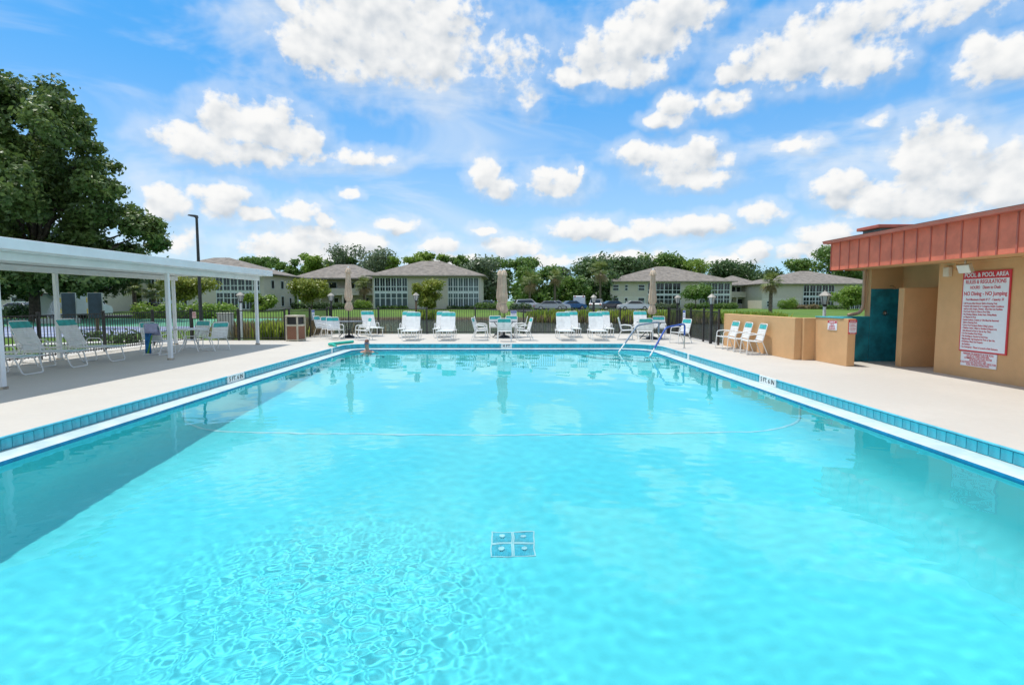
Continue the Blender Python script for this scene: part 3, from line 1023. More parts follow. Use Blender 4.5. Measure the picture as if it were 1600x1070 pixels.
# ------------------------------------------------------------------ bathhouse and low walls on the right
def make_bathhouse():
    b = empty('bathhouse', (9.8, 12.5, 0), 0, 'tan stucco bathhouse with red board and batten fascia beside the pool', 'building')
    T = (-9.8, -12.5, 0)
    W = lambda mb, n, m, s=False, p=b: mb.build(n, m, p, s, T if p is b else None)
    W(MB().box(9.8, 10.0, 3.0, 12.5, 0, 2.62), 'sign_wall', M_TAN)
    W(MB().box(10.0, 10.6, 12.3, 12.5, 0, 2.62), 'return_wall', M_TAN)
    W(MB().box(10.6, 10.8, 12.5, 14.75, 0, 2.62), 'alcove_wall', M_TAN)
    W(MB().cbox(9.74, 10.597, 13.48, 13.68, 0, 1.95, 0.008), 'partition_wall', M_TAN)
    W(MB().box(9.75, 16.0, 14.75, 14.97, 0, 2.62), 'end_wall', M_TAN)
    W(MB().box(15.8, 16.0, 3.0, 14.75, 0, 2.62), 'back_wall', M_TAN)
    tw = W(MB().box(9.752, 10.598, 14.735, 14.749, 0.0, 1.95), 'painted_shower_wall', M_TEALW)
    W(MB().box(10.585, 10.599, 13.682, 14.734, 0.0, 1.95), 'painted_shower_wall', M_TEALW)
    W(MB().cbox(8.66, 9.749, 14.74, 14.92, 0, 1.19, 0.006), 'low_shower_wall', M_TEALW)
    W(MB().cbox(8.72, 9.748, 14.72, 14.94, 1.19, 1.215, 0.005), 'low_wall_cap', M_TEALCAP)
    # roof: soffit, fascia boards with battens, drip edge, low slope
    W(MB().box(8.84, 16.5, 2.9, 14.98, 2.62, 2.66), 'soffit', M_TAN)
    W(MB().box(8.84, 9.79, 2.9, 14.98, 2.475, 2.505), 'eave_soffit', M_TAN)
    fy = 15.02
    pitch = 0.392
    k = 0
    while fy > 3.2:
        W(MB().cbox(8.80, 8.835, fy - pitch + 0.004, fy - 0.004, 2.452, 3.17, 0.003), 'fascia_board', M_RED)
        W(MB().cbox(8.784, 8.80, fy - 0.017, fy + 0.017, 2.452, 3.17, 0.003), 'batten', M_REDDK)
        fy -= pitch
        k += 1
    W(MB().box(8.84, 16.4, 14.985, 15.02, 2.452, 3.17), 'end_fascia', M_RED)
    W(MB().add([(8.64, 2.9, 3.17), (8.64, 15.15, 3.17), (8.84, 15.15, 3.17), (8.84, 2.9, 3.17), (8.62, 2.9, 3.24), (8.62, 15.17, 3.24), (8.84, 15.17, 3.26), (8.84, 2.9, 3.26)],
               [(0, 1, 2, 3), (4, 7, 6, 5), (0, 4, 5, 1), (1, 5, 6, 2), (2, 6, 7, 3), (3, 7, 4, 0)]), 'drip_edge', mat('red_drip', (0.60, 0.17, 0.12), 0.5, 0.06))
    W(MB().add([(8.61, 2.9, 3.245), (8.61, 15.18, 3.245), (12.6, 15.18, 3.62), (12.6, 2.9, 3.62), (16.6, 15.18, 3.25), (16.6, 2.9, 3.25)],
               [(0, 3, 2, 1), (3, 5, 4, 2)]), 'roof', M_ROOF)
    rm = W(MB().box(9.62, 10.36, 14.3, 15.0, 3.33, 3.50), 'roof_vent', M_GLASS2)
    W(MB().cbox(9.50, 10.48, 14.2, 15.1, 3.50, 3.585, 0.01), 'vent_roof', M_REDDK, False, rm)
    # downspout at the far corner with an elbow over the low wall
    W(MB().tube(bend([(9.66, 14.90, 2.47), (9.66, 14.90, 1.45), (9.60, 14.96, 1.30), (9.32, 15.02, 1.235)], 0.08), 0.045, 10), 'downspout', mat('downspout_paint', (0.52, 0.33, 0.22), 0.5, 0.08), True)
    # conduit under the eave
    W(MB().tube([(9.78, 12.45, 2.46), (9.78, 3.0, 2.46)], 0.018, 6), 'conduit', M_TAN)
    W(MB().tube([(9.78, 12.02, 2.46), (9.78, 12.02, 2.30)], 0.014, 6), 'conduit', M_TAN)


make_bathhouse()

lw = empty('low_wall', (7.9, 17, 0), 0, 'low tan stucco wall with a stepped end behind three chairs', 'wall')
T = (-7.9, -17, 0)
MB().cbox(7.93, 8.13, 15.12, 20.1, 0, 1.165, 0.008).build('wall_run', M_TAN, lw, False, T)
MB().cbox(8.131, 8.64, 15.02, 15.22, 0, 1.163, 0.008).build('step_return', M_TAN, lw, False, T)
MB().cbox(8.44, 8.64, 13.57, 15.018, 0, 1.185, 0.008).build('end_run', M_TAN, lw, False, T)
MB().cbox(8.42, 8.66, 13.75, 15.016, 1.186, 1.212, 0.005).build('teal_cap', M_TEALCAP, lw, False, T)


def strokes(size, width, seed):
    """a row of broken strokes standing for print too small to read"""
    rs = random.Random(seed)
    mb = MB()
    x = -width / 2
    while x < width / 2:
        w = size * rs.uniform(0.35, 0.6)
        mb.box(x, min(x + w, width / 2), -size * 0.33, size * 0.33, -0.0006, 0.0006)
        x += w + size * (0.14 if rs.random() < 0.75 else 0.45)
    return mb


def sign_text(parent, items, x, yc, s=-1):
    for (txt, size, z, mm, sx, al, dy) in items:
        text('lettering', txt, size, (x, yc - dy, z), (0, s, 0), (0, 0, 1), mm, parent, al, 0.0008, sx)


def make_signs():
    # the large rules board on the bathhouse wall
    s = empty('rules_sign', (9.79, 11.23, 1.4), 0, 'large red and white pool rules board on the tan bathhouse wall', 'sign')
    T = (-9.79, -11.23, -1.4)
    MB().cbox(9.772, 9.796, 10.665, 11.80, 0.56, 2.245, 0.003).build('board', M_SIGNRED, s, False, T)
    MB().box(9.768, 9.7715, 10.695, 11.77, 0.59, 2.085).build('white_field', M_SIGNWHITE, s, False, T)
    X, c = 9.766, 11.232
    L = c - 11.745                                            # left margin, measured from the centre
    rows = [('POOL & POOL AREA', 0.122, 2.163, M_SIGNWHITE, 0.93, 'CENTER', 0), ('RULES & REGULATIONS', 0.108, 2.02, M_SIGNRED, 0.84, 'CENTER', 0),
            ('HOURS:   Dawn to Dusk', 0.088, 1.905, M_SIGNRED, 0.80, 'CENTER', 0), ('NO Diving - NO Jumping', 0.115, 1.775, M_SIGNRED, 0.86, 'CENTER', 0),
            ("Pool Maximum Depth: 8' 2\" - Capacity: 33", 0.066, 1.655, M_SIGNRED, 0.80, 'CENTER', 0)]
    body = ['• All Persons Must Shower Before Entering Pool.', '• Anyone with Impaired or Contagious Health Conditions', '  such as cold, Fungus, Disease - Must Not Use Facilities.',
            '• No Food, Drink or Glass at Pool Side.', '• No Floating Objects, Scuba Gear, Diving Masks', '  or Flippers in Pool.', '• Suntan Lotions, Creams or Oils Must Be Removed',
            '  Before Entering Pool.', '• Cover Pool Furniture Before Using Lotions.', '• Children Under 3 Must or Bottles & Diapers are', '  Not Allowed in Pool or Spa at Any Time.', '• Do Not Swallow Pool Water.',
            '• No Smoking or Alcohol in Pool Area.', '• Membership Tag Required for Pool or Spa Use.', '• All Bathers Must Use Properly', '  the Facilities.', '• For Emergency - Phone is Located at Bath Entrance.']
    for i, r in enumerate(body):
        rows.append((r, 0.052, 1.575 - i * 0.0575, M_SIGNRED, 0.80, 'LEFT', L))
    sign_text(s, rows, X, c)
    p = empty('notice_sign', (9.79, 11.3, 0.4), 0, 'small white notice with red lettering below the large rules board', 'sign')
    T = (-9.79, -11.3, -0.4)
    MB().cbox(9.775, 9.796, 10.87, 11.74, 0.255, 0.553, 0.003).build('board', M_SIGNWHITE, p, False, T)
    sign_text(p, [(t, 0.055, 0.515 - 0.045 * i, M_SIGNRED, 0.78, 'CENTER', 0) for i, t in enumerate(
        ['PERSONS OR RESIDENTS IN THE POOL', 'DO SO AT THEIR OWN RISK.', 'COMMERCIALLY BOTTLED WATER', 'IN PLASTIC BOTTLES', 'IS ALLOWED ON THE POOL WET DECK FOR', 'POOL PATRON HYDRATION'])], 9.773, 11.305)
    a = empty('wall_notice', (8.43, 14.2, 1.0), 0, 'small red and white notice on the side of the stepped tan wall', 'sign')
    T = (-8.43, -14.2, -1.0)
    MB().cbox(8.425, 8.437, 14.01, 14.41, 0.875, 1.12, 0.002).build('board', M_SIGNWHITE, a, False, T)
    MB().box(8.4225, 8.4247, 14.015, 14.405, 1.055, 1.117).build('red_header', M_SIGNRED, a, False, T)
    for i, (sz, wd, z, mm) in enumerate(((0.040, 0.26, 1.086, M_SIGNWHITE), (0.032, 0.16, 1.025, M_SIGNRED), (0.032, 0.22, 0.985, M_SIGNRED), (0.032, 0.26, 0.945, M_SIGNRED), (0.032, 0.30, 0.905, M_SIGNRED))):
        o = strokes(sz, wd, i).build('lettering', mm, a)
        o.matrix_local = Matrix.Translation((8.4215 - 8.43, 14.21 - 14.2, z - 1.0)) @ Matrix(((0, 0, -1), (-1, 0, 0), (0, 1, 0))).to_4x4()
    e = empty('wall_notice', (8.55, 13.55, 1.0), 0, 'narrow red and white notice on the end face of the stepped tan wall', 'sign')
    T = (-8.55, -13.55, -1.0)
    MB().cbox(8.447, 8.653, 13.553, 13.566, 0.81, 1.155, 0.002).build('board', M_SIGNRED, e, False, T)
    MB().box(8.457, 8.643, 13.5495, 13.5525, 0.85, 1.10).build('white_field', M_SIGNWHITE, e, False, T)
    for i, (sz, wd, z, mm) in enumerate(((0.026, 0.14, 1.128, M_SIGNWHITE), (0.020, 0.15, 1.075, M_SIGNRED), (0.020, 0.12, 1.04, M_SIGNRED), (0.020, 0.15, 1.005, M_SIGNRED), (0.020, 0.13, 0.97, M_SIGNRED), (0.020, 0.15, 0.935, M_SIGNRED), (0.020, 0.11, 0.90, M_SIGNRED), (0.024, 0.13, 0.83, M_SIGNWHITE))):
        o = strokes(sz, wd, 20 + i).build('lettering', mm, e)
        o.location = (0, -0.0015, z - 1.0)
        o.rotation_euler = (PI / 2, 0, 0)


make_signs()

fl = empty('floodlight', (9.5, 11.43, 2.3), 0, 'white square floodlight hanging under the bathhouse eave above the rules board', 'floodlight')
MB().tube([(0, 0, 0.17), (0, 0, 0.09)], 0.02, 8).build('mount', M_STEEL, fl)
mb = MB()
mb.obox((0, 0, 0), (0.03, 0, 0.014), (0, 0.16, 0), (-0.035, 0, 0.085))
h = mb.build('housing', M_BEIGE, fl)
MB().obox((-0.034, 0, -0.016), (0.003, 0, 0.0014), (0, 0.15, 0), (-0.032, 0, 0.078)).build('lens', mat('lens_white', (0.75, 0.74, 0.68), 0.2, 0.03), fl)
ub = empty('utility_box', (9.78, 12.2, 2.27), 0, 'small square beige utility box high on the bathhouse wall corner', 'box')
MB().cbox(-0.07, 0.015, -0.085, 0.085, -0.105, 0.105, 0.008).build('case', mat('box_cream', (0.66, 0.58, 0.45), 0.5, 0.05), ub)
MB().cbox(-0.078, -0.0705, -0.072, 0.072, -0.09, 0.09, 0.004).build('lid', mat('box_cream', (0.66, 0.58, 0.45)), ub)
sh = empty('outdoor_shower', (10.15, 14.73, 1.3), 0, 'chrome outdoor shower valve and head on the teal alcove wall', 'shower')
ob = MB().lathe([(0.075, 0), (0.07, 0.02), (0.03, 0.03), (0.03, 0.07), (0.015, 0.075)], 18).build('valve', M_STEEL, sh, True)
ob.rotation_euler = (PI / 2, 0, 0)
MB().tube(bend([(0.1, 0.01, 0.72), (0.1, -0.10, 0.74), (0.1, -0.16, 0.68)], 0.04), 0.011, 8).build('arm', M_STEEL, sh, True)
MB().lathe([(0.015, 0.03), (0.03, 0.0), (0.035, -0.02)], 12, (0.1, -0.165, 0.66)).build('shower_head', M_STEEL, sh, True)


# ------------------------------------------------------------------ fences
def make_fence(name, label, a, b, npost, top=1.24):
    a, b = Vector((*a, 0)), Vector((*b, 0))
    d = b - a
    L = d.length
    f = empty(name, a, math.atan2(d.y, d.x), label, 'fence', 'dark metal picket fence runs')
    for k in range(npost + 1):
        x = L * k / npost
        p = MB().cbox(x - 0.035, x + 0.035, -0.035, 0.035, 0, top + 0.05, 0.005).build('post', M_DARKMETAL, f)
        MB().cbox(x - 0.042, x + 0.042, -0.042, 0.042, top + 0.05, top + 0.075, 0.006).build('cap', M_DARKMETAL, p)
    for z in (0.10, top - 0.02):
        MB().box(0.036, L - 0.036, -0.018, 0.018, z - 0.016, z + 0.016).build('rail', M_DARKMETAL, f)
    pk = MB().box(-0.0085, 0.0085, -0.0085, 0.0085, 0.06, top - 0.037)
    me = bpy.data.meshes.new('picket')
    me.from_pydata(pk.v, [], pk.f)
    me.materials.append(M_DARKMETAL)
    n = int(L / 0.112)
    for k in range(1, n):
        x = L * k / n
        if any(abs(x - L * q / npost) < 0.05 for q in range(npost + 1)):
            continue
        link('picket', me, f, (x, 0, 0))
    return f


make_fence('picket_fence', 'dark picket fence behind the loungers under the canopy', (-13.0, 8.0), (-13.0, 22.72), 6)
make_fence('picket_fence', 'dark picket fence behind the shaded table, in front of the reeds', (-13.0, 22.8), (-9.2, 22.8), 2)
make_fence('picket_fence', 'short dark picket fence behind the beige litter bin', (-9.05, 22.9), (-8.85, 27.1), 2)
make_fence('picket_fence', 'long dark picket fence between the white loungers and the pond', (-8.75, 27.2), (7.95, 27.2), 7)
make_fence('picket_fence', 'dark picket fence running from the back corner to the tan wall', (8.0, 27.1), (7.78, 20.2), 4)

# ------------------------------------------------------------------ furniture
def straps(mb, p0, p1, half, n, gap=0.32, th=0.004, sag=0.0):
    """flat vinyl straps across the frame, from p0 to p1 in the y,z plane"""
    p0, p1 = Vector((0, *p0)), Vector((0, *p1))
    d = (p1 - p0)
    L = d.length
    d.normalize()
    nrm = Vector((1, 0, 0)).cross(d)
    w = L / n
    for k in range(n):
        c = p0 + d * (w * (k + 0.5)) - nrm * sag
        mb.obox(c, (half, 0, 0), d * (w * (1 - gap) / 2), nrm * th)
    return mb


def make_chair(name='patio_chair'):
    t = empty(name, (0, 0, 0), 0, 'white strap patio chair', 'chair')
    r, hw = 0.014, 0.27
    for s in (-1, 1):
        x = s * hw
        MB().tube(bend([(x, -0.30, 0.0), (x, -0.25, 0.60), (x, 0.06, 0.63), (x, 0.20, 0.60)], 0.07), r, 8).build('arm', M_WHITE2, t, True)
        MB().tube(bend([(x, 0.16, 0.40), (x, 0.33, 0.0)], 0.05), r, 8).build('leg', M_WHITE2, t, True)
        MB().tube([(x, -0.285, 0.013), (x, 0.325, 0.013)], r * 0.9, 8).build('foot_rail', M_WHITE2, t, True)
    MB().tube(bend([(-hw, -0.27, 0.42), (-hw, 0.16, 0.39), (-hw, 0.30, 0.93), (hw, 0.30, 0.93), (hw, 0.16, 0.39), (hw, -0.27, 0.42)], 0.08), r, 8).build('back_frame', M_WHITE2, t, True)
    MB().tube([(-hw, -0.262, 0.42), (hw, -0.262, 0.42)], r, 8).build('seat_bar', M_WHITE2, t, True)
    straps(MB(), (-0.25, 0.428), (0.15, 0.402), hw + 0.004, 8, 0.16).build('seat', M_WHITE2, t)
    straps(MB(), (0.165, 0.43), (0.258, 0.77), hw + 0.004, 7, 0.16).build('backrest', M_WHITE2, t)
    straps(MB(), (0.260, 0.775), (0.294, 0.905), hw + 0.006, 3, 0.05).build('head_band', M_TEALV, t)
    return t


def make_lounger(name='sun_lounger', ang=64):
    t = empty(name, (0, 0, 0), 0, 'white strap sun lounger', 'sun lounger')
    r, hw = 0.016, 0.31
    c, s = math.cos(R(ang)), math.sin(R(ang))
    for x in (-hw, hw):
        MB().tube(bend([(x, -0.78, 0.40), (x, 0.98, 0.38)], 0.05), r, 8).build('side_rail', M_WHITE2, t, True)
        MB().tube(bend([(x * 1.04, -0.10, 0.40), (x * 1.04, -0.06, 0.60), (x * 1.04, 0.32, 0.60), (x * 1.04, 0.38, 0.42)], 0.08), r * 0.9, 8).build('arm', M_WHITE2, t, True)
    MB().tube([(-hw, -0.78, 0.40), (hw, -0.78, 0.40)], r, 8).build('end_bar', M_WHITE2, t, True)
    MB().tube([(-hw, 0.98, 0.38), (hw, 0.98, 0.38)], r, 8).build('end_bar', M_WHITE2, t, True)
    for y0, y1 in ((-0.62, -0.76), (0.80, 0.92), (0.14, 0.02)):
        MB().tube(bend([(-hw, y0, 0.39), (-hw * 0.86, y1, 0.015), (hw * 0.86, y1, 0.015), (hw, y0, 0.39)], 0.07), r, 8).build('leg', M_WHITE2, t, True)
    bl = 0.82
    b0 = Vector((0, 0.30, 0.40))
    P = lambda k: (b0.y + bl * k * c, b0.z + bl * k * s)
    MB().tube(bend([(-hw + 0.02, *P(0)), (-hw + 0.02, *P(1)), (hw - 0.02, *P(1)), (hw - 0.02, *P(0))], 0.09), r, 8).build('back_frame', M_WHITE2, t, True)
    straps(MB(), (-0.66, 0.413), (0.28, 0.405), hw + 0.004, 17, 0.12).build('seat', M_WHITE2, t)
    straps(MB(), (-0.765, 0.415), (-0.665, 0.414), hw + 0.005, 2, 0.05).build('foot_band', M_TEALV, t)
    straps(MB(), P(0.03), P(0.76), hw - 0.012, 11, 0.12, sag=-0.012).build('backrest', M_WHITE2, t)
    straps(MB(), P(0.765), P(0.965), hw - 0.010, 3, 0.04, sag=-0.012).build('head_band', M_TEALV, t)
    return t


def make_table(name, top_mat, leg_mat, rad, label):
    t = empty(name, (0, 0, 0), 0, label, 'table')
    MB().lathe([(0.02, 0.700), (rad - 0.02, 0.700), (rad, 0.705), (rad, 0.725), (rad - 0.02, 0.732), (0.02, 0.730)], 40).build('table_top', top_mat, t, True)
    for k in range(4):
        a = R(45 + 90 * k)
        cx, cy = math.cos(a), math.sin(a)
        MB().tube(bend([(cx * 0.42 * rad / 0.62, cy * 0.42 * rad / 0.62, 0.70), (cx * 0.16, cy * 0.16, 0.36), (cx * 0.48 * rad / 0.62, cy * 0.48 * rad / 0.62, 0.0)], 0.2, 8), 0.018, 8).build('leg', leg_mat, t, True)
    MB().lathe([(0.155, 0.35), (0.17, 0.352), (0.17, 0.372), (0.155, 0.374)], 20).build('ring', leg_mat, t, True)
    return t


def make_umbrella(name, label, loc, lean=0.0, top=3.10, seed=0):
    u = empty(name, loc, seed * 1.3, label, 'umbrella', 'closed umbrellas on the far deck')
    u.rotation_euler = (R(lean * 0.4), R(lean), seed * 1.3)
    rs = random.Random(seed)
    MB().lathe([(0.24, 0.0), (0.255, 0.03), (0.23, 0.07), (0.12, 0.11), (0.045, 0.13), (0.04, 0.34), (0.026, 0.35)], 26).build('base', M_BLACK, u, True)
    MB().tube([(0, 0, 0.3), (0, 0, top - 0.03)], 0.021, 10).build('pole', M_DARKMETAL, u, True)
    ph = [rs.uniform(0, 6.28) for _ in range(4)]
    prof = [(0.045, top - 0.06), (0.085, top - 0.09), (0.10, top - 0.20), (0.115, top - 0.45), (0.135, top - 0.8), (0.165, top - 1.1), (0.185, top - 1.3), (0.17, top - 1.42), (0.115, top - 1.50),
            (0.108, top - 1.53), (0.125, top - 1.57), (0.175, top - 1.70), (0.195, top - 1.80), (0.17, top - 1.88), (0.12, top - 1.93)]
    prof = [(r * 0.84, z) for r, z in prof[::-1]]
    def wob(t, i):
        amp = (0.10, 0.16, 0.15, 0.14, 0.12, 0.08, 0.08, 0.14, 0.17, 0.17, 0.16, 0.14, 0.10, 0.05, 0.02)[i]
        return amp * (math.sin(8 * t + ph[0] + 0.12 * i) + 0.5 * math.sin(5 * t + ph[1] - 0.2 * i) + 0.3 * math.sin(13 * t + ph[2]))
    MB().lathe(prof, 72, wob=wob).build('canopy', M_CANVAS, u, True)
    MB().lathe([(0.098, top - 1.545), (0.104, top - 1.54), (0.104, top - 1.505), (0.098, top - 1.50)], 28).build('tie_strap', mat('strap_tan', (0.42, 0.33, 0.25), 0.8), u, True)
    # scalloped vent flap near the top
    MB().lathe([(0.135, top - 0.27), (0.13, top - 0.22), (0.095, top - 0.09), (0.05, top - 0.05)], 48, wob=lambda t, i: (0.16, 0.14, 0.06, 0)[i] * math.sin(8 * t + ph[3])).build('vent_flap', M_CANVAS, u, True)
    MB().lathe([(0.03, top - 0.06), (0.03, top - 0.02), (0.02, top), (0.008, top + 0.02)], 12).build('finial', M_WHITE, u, True)
    return u


chair = make_chair()
lounger = make_lounger()
GL = 'white strap loungers with teal head bands'
GC = 'white strap patio chairs with teal head bands'
D90 = PI / 2
# loungers in the sun: a front and a back row
for (x, y, rz, lab) in (
        (-4.02, 23.05, 0.02, 'white lounger, front one of the pair nearest the swimmer'),
        (-2.55, 23.05, -0.03, 'white lounger, front one of the pair next to the central table on its swimmer side'),
        (2.40, 23.05, 0.02, 'white lounger, front one of the pair next to the central table on its handrail side'),
        (3.77, 23.05, -0.02, 'white lounger, front one of the pair nearest the pool handrails'),
        (-4.55, 25.00, 0.03, 'white lounger, rear one of the pair nearest the swimmer'),
        (-2.98, 25.00, 0.0, 'white lounger, rear one of the pair next to the central table on its swimmer side'),
        (2.95, 25.00, 0.0, 'white lounger, rear one of the pair next to the central table on its handrail side'),
        (4.42, 25.00, -0.03, 'white lounger, rear one of the pair nearest the pool handrails'),
        (-6.35, 25.75, 0.55, 'white lounger turned sideways behind the table near the litter bin'),
        (6.20, 25.40, -0.10, 'white lounger behind the umbrella table at the handrails'),
        (-11.35, 12.30, D90, 'lounger under the canopy nearest the camera, mostly hidden by a post'),
        (-11.35, 13.62, D90 + 0.03, 'middle lounger under the canopy beside the dark fence'),
        (-11.35, 15.00, D90 - 0.02, 'lounger under the canopy nearest the towel-draped chair')):
    place(lounger, USED, (x, y, 0), rz, lab, GL)

tg = make_table('round_table', M_TABLETOP, M_DARKMETAL, 0.62, 'dark round patio table')
for (x, y, lab) in ((-7.05, 24.5, 'dark round umbrella table near the litter bin'), (-0.18, 24.4, 'dark round umbrella table at the middle of the far deck'), (6.15, 23.5, 'dark round umbrella table behind the pool handrails')):
    place(tg, USED, (x, y, 0), random.uniform(0, 1.5), lab, 'dark umbrella tables')
wt = make_table('round_table', M_WHITE2, M_WHITE2, 0.52, 'white round patio table')
place(wt, USED, (-10.35, 18.0, 0), 0.3, 'white round table in the shade under the canopy')
make_umbrella('patio_umbrella', 'closed taupe umbrella in the table near the litter bin', (-7.05, 24.5, 0), 0.6, 3.12, 1)
make_umbrella('patio_umbrella', 'closed taupe umbrella in the middle table', (-0.15, 24.4, 0), 0.0, 3.02, 2)
make_umbrella('patio_umbrella', 'closed taupe umbrella half hidden behind the one in the middle table', (-0.38, 26.35, 0), -0.5, 3.12, 3)
make_umbrella('patio_umbrella', 'closed taupe umbrella in the table behind the handrails', (6.18, 23.5, 0), 0.3, 2.98, 4)

for (x, y, rz, lab) in (
        (-6.00, 22.95, R(-62), 'white patio chair right behind the swimmer, beside the table by the litter bin'),
        (-7.30, 23.35, R(38), 'white patio chair in front of the table by the litter bin'),
        (-7.78, 24.15, R(48), 'white patio chair partly hidden at the table by the litter bin'),
        (-8.45, 25.2, R(80), 'white patio chair seen side-on between the litter bin and its table'),
        (-0.12, 22.15, R(178), 'white patio chair with its back to the pool at the middle table'),
        (-1.15, 22.75, R(84), 'nearer white patio chair on the swimmer side of the middle table'),
        (-1.18, 24.55, R(96), 'farther white patio chair on the swimmer side of the middle table'),
        (0.70, 22.70, R(-80), 'nearer white patio chair on the handrail side of the middle table'),
        (0.60, 24.75, R(-92), 'farther white patio chair on the handrail side of the middle table'),
        (-0.55, 25.45, R(6), 'white patio chair behind the middle table on its swimmer side'),
        (0.15, 25.50, R(-8), 'white patio chair behind the middle table on its handrail side'),
        (5.55, 22.15, R(172), 'white patio chair with its back to the pool between the two handrails'),
        (4.95, 23.05, R(75), 'white patio chair beside the grey handrail, turned to the table'),
        (6.75, 24.45, R(-10), 'white patio chair behind the table at the handrails'),
        (6.68, 21.15, R(-72), 'white patio chair seen side-on past the blue handrail'),
        (7.52, 18.72, R(-88), 'patio chair against the tan wall, farthest of the three'),
        (7.52, 17.72, R(-90), 'patio chair against the tan wall, middle of the three'),
        (7.52, 16.72, R(-93), 'patio chair against the tan wall, nearest of the three'),
        (-9.65, 18.25, R(-118), 'patio chair at the white table, on the pool side'),
        (-10.75, 19.15, R(-12), 'patio chair at the white table, on the reed side'),
        (-11.45, 17.9, R(70), 'patio chair at the white table, on the fence side'),
        (-10.62, 16.85, R(168), 'patio chair at the white table with a towel over its back'),
        (-12.35, 14.32, R(110), 'patio chair tucked beside the fence between two shaded loungers')):
    place(chair, USED, (x, y, 0), rz, lab, GC)


def make_towel():
    t = empty('beach_towel', (-10.62, 16.85, 0.90), R(168), 'lavender and blue towel with green edge hanging over a patio chair back', 'towel')
    def sheet(x0, x1, pts, m, name, off=0.0):
        mb = MB()
        nx = 14
        rs = random.Random(len(name))
        ph = [rs.uniform(0, 6) for _ in range(3)]
        for (y, z) in pts:
            for k in range(nx + 1):
                x = x0 + (x1 - x0) * k / nx
                w = min(1.0, abs(z) * 1.6)
                mb.v.append((x, y + (0.018 * math.sin(14 * x + ph[0]) + 0.010 * math.sin(31 * x + ph[1])) * w + (off if y > 0.3 else -off), z + off))
        for i in range(len(pts) - 1):
            for k in range(nx):
                a = i * (nx + 1) + k
                mb.f.append((a, a + 1, a + nx + 2, a + nx + 1))
        o = mb.build(name, m, t, True)
        md = o.modifiers.new('thick', 'SOLIDIFY')
        md.thickness = 0.007
        return o
    top = [(0.255, -0.30), (0.262, -0.18), (0.272, -0.06), (0.285, 0.02), (0.303, 0.045), (0.325, 0.03), (0.335, -0.06), (0.342, -0.16), (0.348, -0.24)]
    sheet(-0.27, 0.19, top, M_LAV, 'upper_towel', 0.008)
    low = [(0.348, -0.22), (0.352, -0.34), (0.358, -0.46), (0.362, -0.58), (0.366, -0.70), (0.370, -0.84)]
    sheet(-0.07, 0.18, low, M_TOWELB, 'lower_towel', 0.0)
    mb = MB()
    for k in range(6):
        z = -0.30 - 0.09 * k
        x = -0.13 + 0.028 * k
        mb.quad((x, 0.384, z), (x + 0.05, 0.386, z), (x + 0.078, 0.392, z - 0.088), (x + 0.028, 0.390, z - 0.088))
    o = mb.build('green_edge', M_TOWELG, t)
    o.modifiers.new('thick', 'SOLIDIFY').thickness = 0.006


make_towel()


def make_bin():
    b = empty('litter_bin', (-8.66, 22.55, 0), R(-14), 'beige square litter bin with brown pebble panels', 'litter bin')
    for sx in (-1, 1):
        for sy in (-1, 1):
            MB().cbox(sx * 0.25 - 0.03, sx * 0.25 + 0.03, sy * 0.25 - 0.03, sy * 0.25 + 0.03, 0.0, 0.98, 0.008).build('corner_post', M_BEIGE, b)
    MB().cbox(-0.29, 0.29, -0.29, 0.29, 0.98, 1.05, 0.02).build('lid', M_BEIGE, b)
    MB().cbox(-0.285, 0.285, -0.285, 0.285, 0.60, 0.68, 0.015).build('band', M_BEIGE, b)
    MB().box(-0.22, 0.22, -0.22, 0.22, 0.68, 0.979).build('liner', M_BLACK, b)
    MB().cbox(-0.285, 0.285, -0.285, 0.285, 0.02, 0.07, 0.01).build('foot_band', M_BEIGE, b)
    for (x0, x1, y0, y1) in ((-0.22, 0.22, -0.265, -0.245), (-0.22, 0.22, 0.245, 0.265), (-0.265, -0.245, -0.22, 0.22), (0.245, 0.265, -0.22, 0.22)):
        MB().box(x0, x1, y0, y1, 0.071, 0.599).build('pebble_panel', M_BROWN, b)


make_bin()

# pool handrails
def make_rail(label, a, b, m, cover):
    a, b = Vector((*a, 0)), Vector((*b, 0))
    d = (b - a).normalized()
    L = (b - a).length
    g = empty('handrail', a, math.atan2(d.y, d.x), label, 'handrail', 'handrails over the corner steps')
    full = bend([(0, 0, 0.0), (0, 0, 0.84), (0.55 * L, 0, 0.74), (L, 0, -0.22), (L * 1.12, 0, -0.62)], 0.13, 7)
    MB().tube(full, 0.021, 10).build('steel_tube', M_STEEL, g, True)
    cov = [p for p in full if p.z > cover or p.x < 0.2 and p.z > 0.45]
    z0 = Vector((0, 0, 0.45))
    cov = [z0] + [p for p in full if (p.x < 0.3 * L and p.z > 0.5) or (p.x >= 0.3 * L and p.z > cover)]
    lastx = 0.55 * L + (0.74 - cover) / 0.96 * 0.45 * L
    cov.append(Vector((lastx, 0, cover)))
    MB().tube(cov, 0.031, 12).build('grip_cover', m, g, True)
    MB().lathe([(0.05, 0.0), (0.05, 0.012), (0.03, 0.02)], 14).build('flange', M_STEEL, g, True)
    MB().tube([Vector((lastx, 0, cover)), Vector((L * 0.985, 0, -0.18))], 0.026, 10).build('end_sleeve', M_WHITE2, g, True)
    for o in g.children:
        o.cycles.is_caustics_receiver = True


make_rail('grey covered handrail at the corner steps, beside the loungers', (5.70, 20.68), (3.92, 19.40), M_RAILGREY, 0.12)
make_rail('royal blue covered handrail at the corner steps, beside the tan wall', (6.12, 18.95), (4.66, 17.95), M_RAILBLUE, 0.06)

